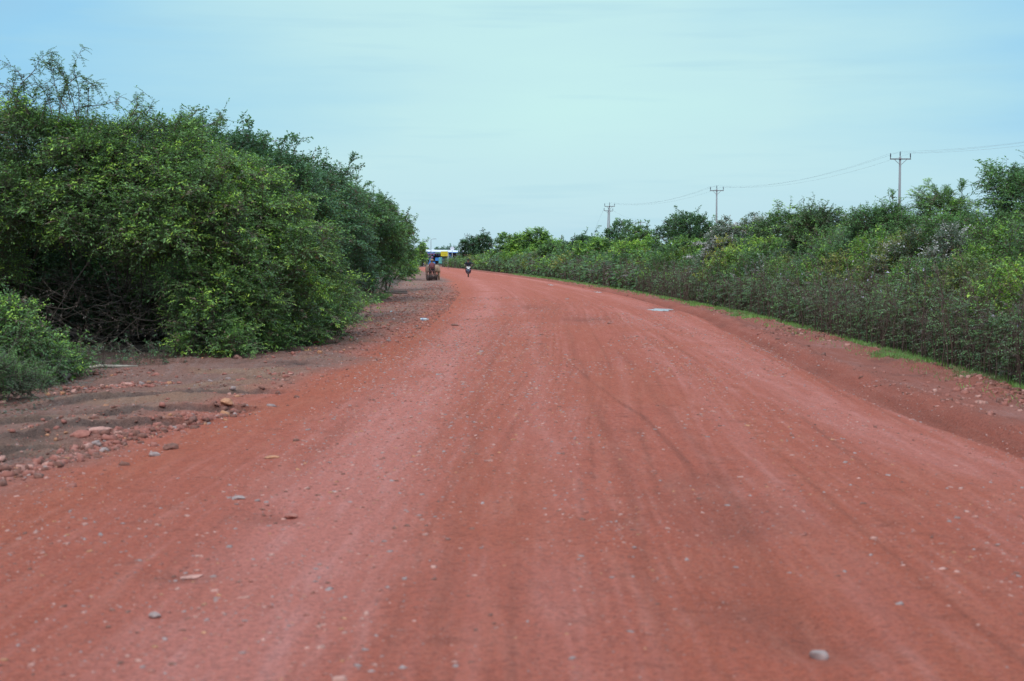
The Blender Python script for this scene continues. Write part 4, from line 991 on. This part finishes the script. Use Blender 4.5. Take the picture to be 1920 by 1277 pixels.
# ------------------------------------------------------------------ shop
D = 395
def bx_(px): return at(px, 480, D)[0]
def bz_(py): return at(900, py, D)[1]
shop = empty('roadside_shop', (bx_(820), D, 0), 0, 'low roadside shop with white roof edge and blue front at the end of the road', 'shop')
ox = bx_(820)
def part(name, x1, x2, y1, y2, m, yf, dep, par=shop, lab=None):
    xa, xb = bx_(x1) - ox, bx_(x2) - ox; za, zb = bz_(y2), bz_(y1); za = max(za, 0)
    b = MB(); b.box(((xa + xb) / 2, yf + dep / 2, (za + zb) / 2), (xb - xa, dep, zb - za), bev=.01)
    o_ = b.build(name, m, par); 
    if lab: o_['label'] = lab
    return o_
mwh = mat('white_paint', (.74, .72, .82), .6, var=.04); mbl = mat('blue_paint', (.08, .30, .78), .5, var=.06); mcy = mat('cyan_panel', (.25, .62, .85), .5, var=.06)
mgr = mat('green_band', (.42, .68, .45), .6, var=.05); mpk = mat('pink_cloth', (.72, .32, .58), .7); mrd = mat('red_band', (.62, .16, .25), .6); mtl = mat('teal_panel', (.20, .52, .48), .6)
mdk = mat('dark_interior', (.10, .07, .08), .8); mlv = mat('lilac_wall', (.50, .46, .72), .7, var=.05); mcr = mat('cream_post', (.68, .66, .62), .7)
part('wall', 790, 905, 474, 500, mdk, 1.5, .2, lab='dark back wall of the shop'); part('side_wall', 788, 797, 474, 495, mlv, .4, 1.0)
b = MB(); xa, xb = bx_(788) - ox, bx_(908) - ox
zA, zB = bz_(470.2), bz_(473.2)
b.add([(xa, -1.2, zA - .28), (xb, -1.2, zB - .2), (xb, 5, zB + .25), (xa, 5, zA + .25), (xa, -1.2, zA - .10), (xb, -1.2, zB - .05), (xb, 5, zB + .4), (xa, 5, zA + .4)], [(0, 3, 2, 1), (4, 5, 6, 7), (0, 1, 5, 4), (1, 2, 6, 5), (2, 3, 7, 6), (3, 0, 4, 7)])
b.build('roof', mwh, shop)
for p in (797.5, 801, 841, 870, 905): part('post', p, p + .9, 473.5, 499, mcr, -.9, .13)
part('sign_band', 802, 816, 473, 475.4, mbl, -1.0, .08, lab='blue band under the roof'); part('sign_band', 816, 827, 472.8, 475.2, mgr, -1.0, .08, lab='light green band under the roof')
part('awning', 802, 817, 475.5, 476.8, mrd, -.95, .25, lab='narrow red awning'); part('fascia', 842, 868, 472.8, 474, mbl, -1.25, .06, lab='blue edge along the right roof')
part('counter', 803, 816, 491, 499, mbl, -.3, .6, lab='blue counter'); part('counter', 816, 823, 483, 489, mbl, -.2, .5, lab='raised blue counter'); part('panel', 822.5, 829, 484, 494, mtl, -.35, .08, lab='teal panel'); part('panel', 823, 829, 482.5, 484, mcy, -.35, .08, lab='pale cyan strip')
part('panel', 829, 841, 485, 497, mbl, .2, .08, lab='shaded blue lower panel'); part('panel', 843, 849, 481, 487, mcy, -.2, .1, lab='light blue panel')
part('panel', 841, 846, 476.5, 480, mbl, -.3, .1, lab='blue panel beside the yellow sign'); part('panel', 849, 857, 478, 480, mdk, -.6, .1, lab='dark awning on the right')
part('panel', 855, 866, 475, 479, mlv, .4, .1)
for i, (p, q, w_, h_, m_) in enumerate(((805, 478, 3.2, 2.2, mbl), (813.5, 478, 3.0, 2.4, mcy), (810, 481.5, 4.5, 3.0, mpk), (804, 481.5, 2.2, 3.5, mpk), (803, 486, 2.2, 2.6, mrd), (807.5, 485, 3.4, 2.6, mbl), (819, 477.5, 1.6, 3, mlv), (823, 477.5, 1.8, 3.4, mlv), (806.5, 489, 3.0, 4.5, mbl))):
    part('hanging_goods', p - w_ / 2, p + w_ / 2, q - h_ / 2, q + h_ / 2, m_, -.55 + .05 * i, .25)
o = empty('water_drum', (bx_(797) + .1, D - 1.8, 0), 0, 'small yellow drum at the left end of the shop', 'drum')
b = MB(); b.lathe([(.25, 0), (.28, .02), (.28, .3), (.30, .32), (.28, .34), (.28, .7), (.30, .72), (.28, .74), (.28, 1.05), (.25, 1.08)], (0, 0, 0), 18); b.build('barrel', mat('yellow_plastic', (.62, .48, .12), .5), o, True)
b = MB(); b.lathe([(.26, 1.08), (.27, 1.12), (.1, 1.15)], (0, 0, 0), 18); b.build('lid', mcr, o, True)
# yellow sign
x_, zt = at(833, 471.2, 215); _, zb = at(833, 480.4, 215); w_ = 13.2 / FPX * 215
sg = empty('road_sign', (x_ + w_ / 2, 215, 0), 0, 'yellow rectangular road sign on a grey post in front of the shop', 'sign')
b = MB(); b.box((-w_ / 2, -.04, (zt + zb) / 2), (w_, .03, zt - zb), bev=.008); b.build('sign_board', mat('sign_yellow', (.68, .56, .03), .5, var=.04), sg)
b = MB(); b.tube([(.03, 0, -.05), (.03, 0, zt + .15)], .035, 8); b.build('post', mat('galvanised', (.45, .47, .5), .5, .3), sg, True)
mt = mat('sign_lettering', (.22, .17, .04), .6)
rg = random.Random(3)
for row, (zz, n) in enumerate((((zt + zb) / 2 + .13, 8), ((zt + zb) / 2 - .13, 6))):    # two lines of lettering, too far off to read: stroke shapes
    b = MB()
    for i in range(n):
        cx = -w_ / 2 + (i - (n - 1) / 2) * .095
        b.box((cx - .02, -.060, zz), (.018, .004, .12)); b.box((cx + .005, -.060, zz + rg.choice((-.05, 0, .05))), (.05, .004, .018))
    b.build('lettering', mt, sg)
x_, zt = at(848, 464, 330)
sd = empty('satellite_dish', (x_, 330, 0), 0, 'white satellite dish on a thin mast above the right part of the shop', 'satellite dish')
b = MB(); b.tube([(0, 0, 0), (0, 0, zt - .4)], .06, 8); b.build('mast', mcr, sd, True)
Mx = Matrix.Rotation(R(75), 3, 'X') @ Matrix.Identity(3)
b = MB(); b.lathe([(.02, .0), (.2, .03), (.35, .10), (.48, .20), (.50, .21), (.47, .22), (.3, .12), (.05, .04)], (0, -.1, zt - .35), 20, M=Mx); b.build('dish', mwh, sd, True)
b = MB(); b.tube([(0, -.1, zt - .4), (0, -.7, zt - .2)], .015, 6); b.build('feed_arm', mcr, sd)

# ------------------------------------------------------------------ figures
def skin(name, verts, edges, radii, m, parent, sub=2, root=0):
    me = bpy.data.meshes.new(name); me.from_pydata([tuple(v_) for v_ in verts], edges, []); me.materials.append(m)
    o = bpy.data.objects.new(name, me); COL.objects.link(o)
    if parent: o.parent = parent
    md = o.modifiers.new('skin', 'SKIN'); md.use_smooth_shade = True
    if not me.skin_vertices:
        bpy.context.view_layer.objects.active = o
        bpy.ops.mesh.customdata_skin_add()
    sv = me.skin_vertices[0].data
    for i, r_ in enumerate(radii):
        sv[i].radius = (r_, r_) if not isinstance(r_, tuple) else r_
        sv[i].use_root = (i == root)
    s_ = o.modifiers.new('sub', 'SUBSURF'); s_.levels = sub; s_.render_levels = sub
    return o
SKIN = mat('skin', (.30, .17, .11), .6, var=.05)
HAIR = mat('hair', (.02, .017, .015), .6)
def person(root, J, shirt, trousers, feet_m, hair=True, hat=None):
    """J: joint positions; body is one continuous skinned figure, clothing as children"""
    V_ = []; E = []; Rd = []
    def ad(p, r_, c=None):
        V_.append(Vector(p)); Rd.append(r_)
        if c is not None: E.append((c, len(V_) - 1))
        return len(V_) - 1
    pel = ad(J['pelvis'], .125); sp = ad(J['spine'], .115, pel); ch = ad(J['chest'], .13, sp); nk = ad(J['neck'], .055, ch)
    hd = ad(J['head'], .085, nk); tp = ad(J['top'], .075, hd)
    f_ = Vector(J['face']).normalized(); hc = (Vector(J['head']) + Vector(J['top'])) / 2
    ad(Vector(J['head']) + f_ * .085, .022, hd)       # nose / face ridge
    for s in 'lr':
        a = ad(J['sh' + s], .06, ch); e = ad(J['el' + s], .042, a); w = ad(J['wr' + s], .028, e)
        hv = (Vector(J['wr' + s]) - Vector(J['el' + s])).normalized(); pm = ad(Vector(J['wr' + s]) + hv * .05, .026, w)
        sd_ = hv.cross(f_).normalized(); dn = hv.cross(sd_).normalized()
        if dn.z > 0: dn = -dn
        for q in range(4):
            o_ = Vector(V_[pm]) + sd_ * (q - 1.5) * .02
            k1 = ad(o_ + hv * (.035 + .004 * (q in (1, 2))), .009, pm); k2 = ad(V_[k1] + hv * .01 + dn * .026, .0085, k1); ad(V_[k2] - hv * .02 + dn * .008, .007, k2)
        k1 = ad(Vector(V_[w]) + hv * .03 - sd_ * .035 * (1 if s == 'l' else -1) + dn * .01, .010, w); ad(V_[k1] + hv * .03 + dn * .015, .009, k1)
        h_ = ad(J['hip' + s], .085, pel); k_ = ad(J['kn' + s], .056, h_); an = ad(J['an' + s], .036, k_); ad(J['to' + s], .032, an)
    body = skin('body', V_, E, Rd, SKIN, root)
    def cloth(name, chain, m, r_):
        return skin(name, [J[c] if isinstance(c, str) else c for c in chain[0]], chain[1], r_, m, root)
    cloth('shirt', (['pelvis', 'spine', 'chest', 'shl', 'ell', 'shr', 'elr', tuple(Vector(J['chest']).lerp(Vector(J['neck']), .7))], [(0, 1), (1, 2), (2, 3), (3, 4), (2, 5), (5, 6), (2, 7)]), shirt, [.15, .145, .165, .085, .055, .085, .055, .075])
    cloth('trousers', (['pelvis', 'hipl', 'knl', 'anl', 'hipr', 'knr', 'anr'], [(0, 1), (1, 2), (2, 3), (0, 4), (4, 5), (5, 6)]), trousers, [.155, .105, .075, .055, .105, .075, .055])
    for s in 'lr':
        a_ = Vector(J['an' + s]); t_ = Vector(J['to' + s]); skin('sandal', [a_ + Vector((0, 0, -.03)), t_ + Vector((0, 0, -.01))], [(0, 1)], [.045, .045], feet_m, root, 1)
    sdv = f_.cross(Vector((0, 0, 1))).normalized()
    if hair:
        b_ = MB(); prof = [(.02, .125), (.06, .12), (.095, .085), (.108, .04), (.108, 0), (.10, -.03)]
        b_.lathe(list(reversed(prof)), hc - f_ * .012 + Vector((0, 0, .0)), 16); b_.build('hair', HAIR, root, True)
    for s in (-1, 1):
        b_ = MB(); b_.lathe([(.004, -.008), (.012, 0), (.004, .008)], Vector(J['head']) + f_ * .078 + sdv * s * .033 + Vector((0, 0, .03)), 8); b_.build('eye', HAIR, root, True)
        b_ = MB(); b_.lathe([(.008, -.03), (.018, 0), (.010, .03)], Vector(J['head']) + sdv * s * .092, 8); b_.build('ear', SKIN, root, True)
    b_ = MB(); b_.box(Vector(J['head']) + f_ * .088 + Vector((0, 0, -.045)), (.045, .01, .012), bev=.004); b_.build('mouth', mat('lips', (.25, .10, .08), .6), root)
    return body

# --- scooter with rider, coming towards the camera (local +Y points at the camera's far side; front is -Y)
sx0, sy0 = gp(878, 520.5)
sc = empty('motor_scooter', (sx0, sy0, tz(sx0, sy0)), R(3), 'dark blue motor scooter with white front shield coming up the road', 'motor scooter')
mB = mat('dark_blue_plastic', (.035, .045, .10), .35); mWt = mat('white_plastic', (.80, .80, .76), .35, var=.02); mTy = mat('tyre', (.06, .045, .04), .85); mMe = mat('bare_metal', (.45, .45, .45), .35, .8); mK = mat('black_plastic', (.025, .022, .025), .5)
for yw, r_ in ((-.62, .28), (.62, .28)):
    w = MB(); w.torus((0, yw, r_), r_ - .045, .045, 'X', 30, 10); wo = w.build('wheel', mTy, sc, True)
    w = MB(); w.torus((0, yw, r_), r_ - .085, .018, 'X', 26, 8)
    for q in range(5):
        a = 6.283 * q / 5; w.tube([(0, yw, r_), (0, yw + math.cos(a) * .19, r_ + math.sin(a) * .19)], .014, 6)
    w.build('rim', mMe, wo, True)
w = MB()
for s in (-1, 1): w.tube([(s * .06, -.62, .28), (s * .06, -.52, .62), (s * .045, -.46, .80)], .02, 8)
w.build('fork', mMe, sc, True)
w = MB(); w.tube([(0, -.98 + .09, .40), (0, -.80, .55), (0, -.62, .60), (0, -.42, .52)], [.03, .06, .07, .05], 10, squash=1.0); w.build('front_fender', mB, sc, True)
w = MB(); w.add([(-.08, -.62, .94), (.08, -.62, .94), (.21, -.50, .92), (.10, -.62, .78), (0, -.65, .70), (-.10, -.62, .78), (-.21, -.50, .92),
                 (-.08, -.52, .95), (.08, -.52, .95), (.21, -.44, .90), (.10, -.50, .76), (0, -.52, .68), (-.10, -.50, .76), (-.21, -.44, .90)],
                [(0, 6, 5, 4, 3, 2, 1), (7, 8, 9, 10, 11, 12, 13), (0, 1, 8, 7), (1, 2, 9, 8), (2, 3, 10, 9), (3, 4, 11, 10), (4, 5, 12, 11), (5, 6, 13, 12), (6, 0, 7, 13)]); w.build('front_shield', mWt, sc)
w = MB(); w.add([(-.19, -.56, .74), (0, -.62, .66), (.19, -.56, .74), (.22, -.42, .55), (.14, -.40, .30), (0, -.46, .44), (-.14, -.40, .30), (-.22, -.42, .55),
                 (-.19, -.46, .74), (0, -.50, .66), (.19, -.46, .74), (.22, -.34, .55), (.14, -.33, .28), (0, -.38, .42), (-.14, -.33, .28), (-.22, -.34, .55)],
                [(0, 7, 5, 1), (1, 5, 3, 2), (7, 6, 5), (5, 4, 3), (8, 9, 13, 15), (9, 10, 11, 13), (15, 13, 14), (13, 11, 12), (0, 8, 15, 7), (7, 15, 14, 6), (2, 3, 11, 10), (3, 4, 12, 11), (4, 5, 13, 12), (5, 6, 14, 13), (0, 1, 9, 8), (1, 2, 10, 9)]); w.build('leg_shield', mB, sc)
for s in (-1, 1):
    w = MB(); w.lathe([(.02, -.02), (.05, 0), (.045, .03)], (s * .12, -.56, .63), 12, M=Matrix.Rotation(R(90), 3, 'X')); w.build('turn_light', mat('lamp_glass', (.55, .60, .75), .15), sc, True)
    w = MB(); w.tube([(s * .20, -.42, .98), (s * .27, -.44, 1.10), (s * .30, -.44, 1.16)], .008, 6); w.box((s * .33, -.44, 1.19), (.12, .02, .08), bev=.02); w.build('mirror', mK, sc)
w = MB(); w.tube([(-.34, -.36, .99), (-.2, -.42, .99), (0, -.46, .95), (.2, -.42, .99), (.34, -.36, .99)], .018, 8); w.build('handlebar', mK, sc, True)
w = MB(); w.box((0, -.02, .33), (.26, .62, .10), bev=.04); w.box((0, .42, .52), (.28, .66, .32), bev=.10); w.box((0, .80, .62), (.18, .3, .14), bev=.05); w.build('body_panel', mB, sc)
w = MB(); w.box((0, .42, .74), (.27, .74, .12), bev=.05); w.build('seat', mK, sc)
rd = empty('person', (sx0, sy0, tz(sx0, sy0)), R(3), 'motor scooter rider in dark jacket and dark red trousers holding the handlebar', 'person')
J = dict(pelvis=(0, .30, .86), spine=(0, .25, 1.02), chest=(0, .19, 1.20), neck=(0, .14, 1.34), head=(0, .10, 1.44), top=(0, .11, 1.52), face=(0, -1, -.05),
         shl=(.19, .18, 1.26), ell=(.33, .0, 1.08), wrl=(.31, -.24, 1.03), shr=(-.19, .18, 1.26), elr=(-.33, .0, 1.08), wrr=(-.31, -.24, 1.03),
         hipl=(.10, .24, .83), knl=(.20, -.18, .80), anl=(.19, -.08, .44), tol=(.20, -.22, .42), hipr=(-.10, .24, .83), knr=(-.20, -.18, .80), anr=(-.19, -.08, .44), tor=(-.20, -.22, .42))
person(rd, J, mat('navy_jacket', (.018, .018, .035), .8), mat('maroon_trousers', (.10, .03, .035), .85), mK)

# --- pair of tan oxen and the disc harrow they pull away from the camera, with the driver on it
hx, hy = gp(812, 526.5); hz = tz(hx, hy); RZ = R(6)
def cow(name, lx, ly, lab, coat, seed):
    root = empty(name, Matrix.Rotation(RZ, 3, 'Z') @ Vector((lx, ly, 0)) + Vector((hx, hy, hz)), RZ, lab, 'ox', 'pair of oxen pulling the disc harrow')
    V_ = [(0, .10, .92), (0, .45, .93), (0, .85, .93), (0, 1.15, .93), (0, 1.42, 1.02), (0, 1.60, 1.10), (0, 1.78, .98), (0, 1.93, .86), (0, 1.18, 1.08)]
    E = [(0, 1), (1, 2), (2, 3), (3, 4), (4, 5), (5, 6), (6, 7), (3, 8)]; Rd = [(.15, .18), (.20, .24), (.22, .26), (.21, .24), (.12, .17), (.10, .12), (.08, .085), (.055, .06), (.09, .09)]
    def leg(b_, pts, rs_):
        p = b_
        for q, r_ in zip(pts, rs_): V_.append(q); Rd.append(r_); E.append((p, len(V_) - 1)); p = len(V_) - 1
    for s in (-1, 1):
        leg(0, [(s * .13, .12, .72), (s * .15, .20, .58), (s * .14, .02, .38), (s * .14, .05, .12), (s * .14, .09, .03)], [.13, .085, .052, .042, .052])
        leg(3, [(s * .12, 1.15, .70), (s * .13, 1.15, .42), (s * .13, 1.17, .14), (s * .13, 1.20, .03)], [.11, .062, .042, .052])
        leg(5, [(s * .10, 1.60, 1.13), (s * .20, 1.58, 1.10)], [.03, .022])
    skin('body', V_, E, Rd, coat, root, 2, 1)
    b_ = MB(); b_.tube([(0, -.06, 1.0), (0, -.13, .9), (0, -.14, .65), (.01, -.13, .45)], [.03, .022, .016, .012], 8); t_ = b_.build('tail', coat, root, True)
    b_ = MB(); b_.tube([(.01, -.13, .47), (.012, -.13, .36), (.01, -.12, .27)], [.016, .035, .008], 8); b_.build('tail_tuft', HAIR, t_, True)
    for s in (-1, 1):
        b_ = MB(); b_.tube([(s * .07, 1.62, 1.18), (s * .15, 1.64, 1.26), (s * .17, 1.66, 1.36)], [.025, .02, .006], 8); b_.build('horn', mat('horn_grey', (.2, .17, .15), .5), root, True)
        b_ = MB(); b_.lathe([(.004, -.01), (.014, 0), (.004, .01)], (s * .075, 1.76, 1.03), 8); b_.build('eye', HAIR, root, True)
    return root
TAN = mat('tan_coat', (.36, .21, .13), .8, c2=(.22, .13, .085), scale=3)
TAN2 = mat('brown_coat', (.24, .14, .095), .8, c2=(.15, .09, .07), scale=3)
cow('ox_animal', .37, .75, 'pale tan ox on the right side of the harrow, seen from behind', TAN, 1)
cow('ox_animal', -.27, .85, 'brownish ox on the left side of the harrow, mostly hidden by the driver', TAN2, 2)
RUST = mat('rusty_steel', (.24, .10, .085), .8, .2, c2=(.12, .06, .055), scale=8); DISC = mat('worn_disc', (.10, .065, .06), .6, .4)
hr = empty('disc_harrow', (hx, hy, hz), RZ, 'rusty disc harrow with a row of dark discs drawn behind the oxen', 'disc harrow')
w = MB(); w.box((-.12, 0, .46), (.86, .06, .05)); w.box((-.12, .55, .46), (.86, .06, .05))
for xx in (-.50, .26): w.tube([(xx, -.02, .46), (xx, .55, .46)], .025, 6)
w.tube([(-.46, -.03, .47), (-.42, .02, .80), (-.36, .06, 1.06)], .025, 6); w.tube([(-.36, .0, 1.06), (.08, -.05, .46)], .020, 6); w.tube([(.12, -.03, .47), (.14, .05, 1.02)], .020, 6); w.tube([(-.36, .06, 1.06), (.14, .05, 1.02)], .018, 6)
w.build('frame', RUST, hr)
w = MB(); w.tube([(-.52, 0, .22), (.28, 0, .22)], .018, 8)
for xx in (-.50, -.3, 0, .26): w.tube([(xx, 0, .22), (xx, 0, .45)], .016, 6)
w.build('axle', RUST, hr)
for q in range(6):
    w = MB(); Mx = Matrix.Rotation(R(90), 3, 'Y') @ Matrix.Identity(3); Mx = Matrix.Rotation(R(24 if q < 3 else 14), 3, 'Z') @ Mx
    w.lathe([(.03, .0), (.12, .012), (.215, .05), (.22, .056), (.215, .060), (.12, .022), (.03, .012)], (-.46 + q * .135, 0, .215), 24, M=Mx); w.build('disc', DISC, hr, True)
w = MB(); w.tube([(.04, .55, .46), (.05, 1.4, .62), (.05, 2.1, .95)], .03, 8); w.box((.05, 2.05, 1.16), (1.25, .08, .09), bev=.02); w.build('yoke_beam', mat('old_wood', (.20, .13, .09), .85), hr)
w = MB(); w.box((-.10, .22, .70), (.34, .30, .05), bev=.01); w.tube([(-.1, .22, .68), (-.1, .25, .47)], .025, 6); w.build('seat', RUST, hr)
dr = empty('person', Matrix.Rotation(RZ, 3, 'Z') @ Vector((-.07, .22, .06)) + Vector((hx, hy, hz)), RZ, 'ox driver in dull red shirt and wide brimmed hat sitting on the harrow', 'person')
J = dict(pelvis=(0, .0, .80), spine=(0, 0, .94), chest=(0, .02, 1.12), neck=(0, .03, 1.27), head=(0, .05, 1.37), top=(0, .05, 1.45), face=(0, 1, -.05),
         shl=(-.15, .03, 1.18), ell=(-.17, .12, .95), wrl=(-.12, .34, .92), shr=(.15, .03, 1.18), elr=(.17, .12, .95), wrr=(.12, .34, .92),
         hipl=(-.10, .06, .77), knl=(-.14, .40, .76), anl=(-.14, .38, .47), tol=(-.14, .52, .445), hipr=(.10, .06, .77), knr=(.14, .40, .76), anr=(.14, .38, .47), tor=(.14, .52, .445))
person(dr, J, mat('dull_red_shirt', (.24, .075, .085), .85), mat('dark_trousers', (.03, .025, .03), .9), mK)
w = MB(); w.lathe([(.205, 1.435), (.21, 1.445), (.12, 1.47), (.105, 1.50), (.10, 1.55), (.06, 1.565), (.01, 1.567)], (0, .05, 0), 24); w.build('hat', mat('straw_hat', (.36, .22, .14), .8), dr, True)

# ------------------------------------------------------------------ litter
def at_g(px, py): x_, y_ = gp(px, py); return Vector((x_, y_, tz(x_, y_)))
p = at_g(795, 602)
mcl, tcl, bcl = M_('clear_plastic'); bcl.inputs['Base Color'].default_value = (.75, .78, .82, 1); bcl.inputs['Roughness'].default_value = .15; bcl.inputs['Transmission Weight'].default_value = .35
bt = empty('plastic_bottle', p + Vector((0, 0, .035)), R(12), 'crushed clear plastic bottle lying on the left shoulder', 'bottle'); bt.scale = (.68, .68, .68)
w = MB(); w.lathe([(.045, -.15), (.055, -.14), (.055, -.02), (.046, .0), (.055, .03), (.052, .08), (.022, .13), (.02, .16)], (0, 0, 0), 16, M=Matrix.Rotation(R(90), 3, 'Y')); w.build('bottle_body', mcl, bt, True)
w = MB(); w.lathe([(.056, -.09), (.057, -.04)], (0, 0, 0), 16, M=Matrix.Rotation(R(90), 3, 'Y')); w.build('paper_band', mat('pale_blue_band', (.35, .42, .62), .6), bt, True)
w = MB(); w.lathe([(.023, .158), (.023, .18)], (0, 0, 0), 12, M=Matrix.Rotation(R(90), 3, 'Y')); w.build('cap', mat('cap_white', (.7, .72, .75), .5), bt, True)
def scrap(name, px, py, sx_, sy_, m, lab, cat, seed, up_=.05):
    q = at_g(px, py); rg = np.random.default_rng(seed); n = 9; vs = []; fs = []
    for i in range(n):
        for j in range(5): vs.append(((i / (n - 1) - .5) * sx_ + rg.normal(0, .006), (j / 4 - .5) * sy_ + rg.normal(0, .008), up_ * abs(rg.normal(.35, .45)) + .01))
    for i in range(n - 1):
        for j in range(4): a = i * 5 + j; fs.append((a, a + 5, a + 6, a + 1))
    b_ = MB(); b_.add(vs, fs); o_ = b_.build(name, m, None, True, q); md = o_.modifiers.new('thickness', 'SOLIDIFY'); md.thickness = .003
    o_.rotation_euler = (0, 0, rg.uniform(-.3, .6)); return tag(o_, lab, cat)
scrap('plastic_wrapper', 588, 648, .17, .18, mat('pink_plastic', (.72, .10, .13), .4), 'bright pinkish red wrapper on the shoulder below the left thicket', 'wrapper', 1)
scrap('plastic_bag', 772, 513, .42, .5, mat('white_film', (.70, .70, .85), .4), 'white plastic bag beside the drooping roadside bush', 'bag', 2, .12)
scrap('paper_scrap', 733, 587, .06, .1, mat('white_paper', (.8, .8, .82), .6), 'tiny white paper scrap in the rubble right of the left thicket', 'paper', 3, .05)
scrap('dry_bark', 577, 661, .10, .12, mat('orange_leaf', (.60, .28, .10), .7), 'orange dry bark piece near the pinkish red wrapper', 'bark', 4, .04)
scrap('blue_wrapper', 19, 738, .04, .05, mat('blue_film', (.25, .42, .85), .4), 'small blue wrapper caught under the low feathery shrub', 'wrapper', 5, .05)
q = at_g(200, 689); w = MB(); w.tube([(-.48, -.1, .02), (-.1, 0, .06), (.45, .1, .05)], [.022, .028, .018], 8); o = w.build('fallen_branch', mat('dead_wood', (.40, .31, .25), .8), None, True, q); tag(o, 'pale dry stick lying at the mouth of the dark hollow', 'branch')
q = at_g(742, 551); w = MB(); w.box((0, 0, .05), (1.1, .5, .09), bev=.02); w.box((.15, .3, .12), (.8, .35, .05), bev=.015); o = w.build('broken_slab', mat('dark_slab', (.14, .09, .08), .9), None, False, q); o.rotation_euler = (0, R(2), R(5)); tag(o, 'dark broken slab lying under the edge of the deep green tree', 'slab')
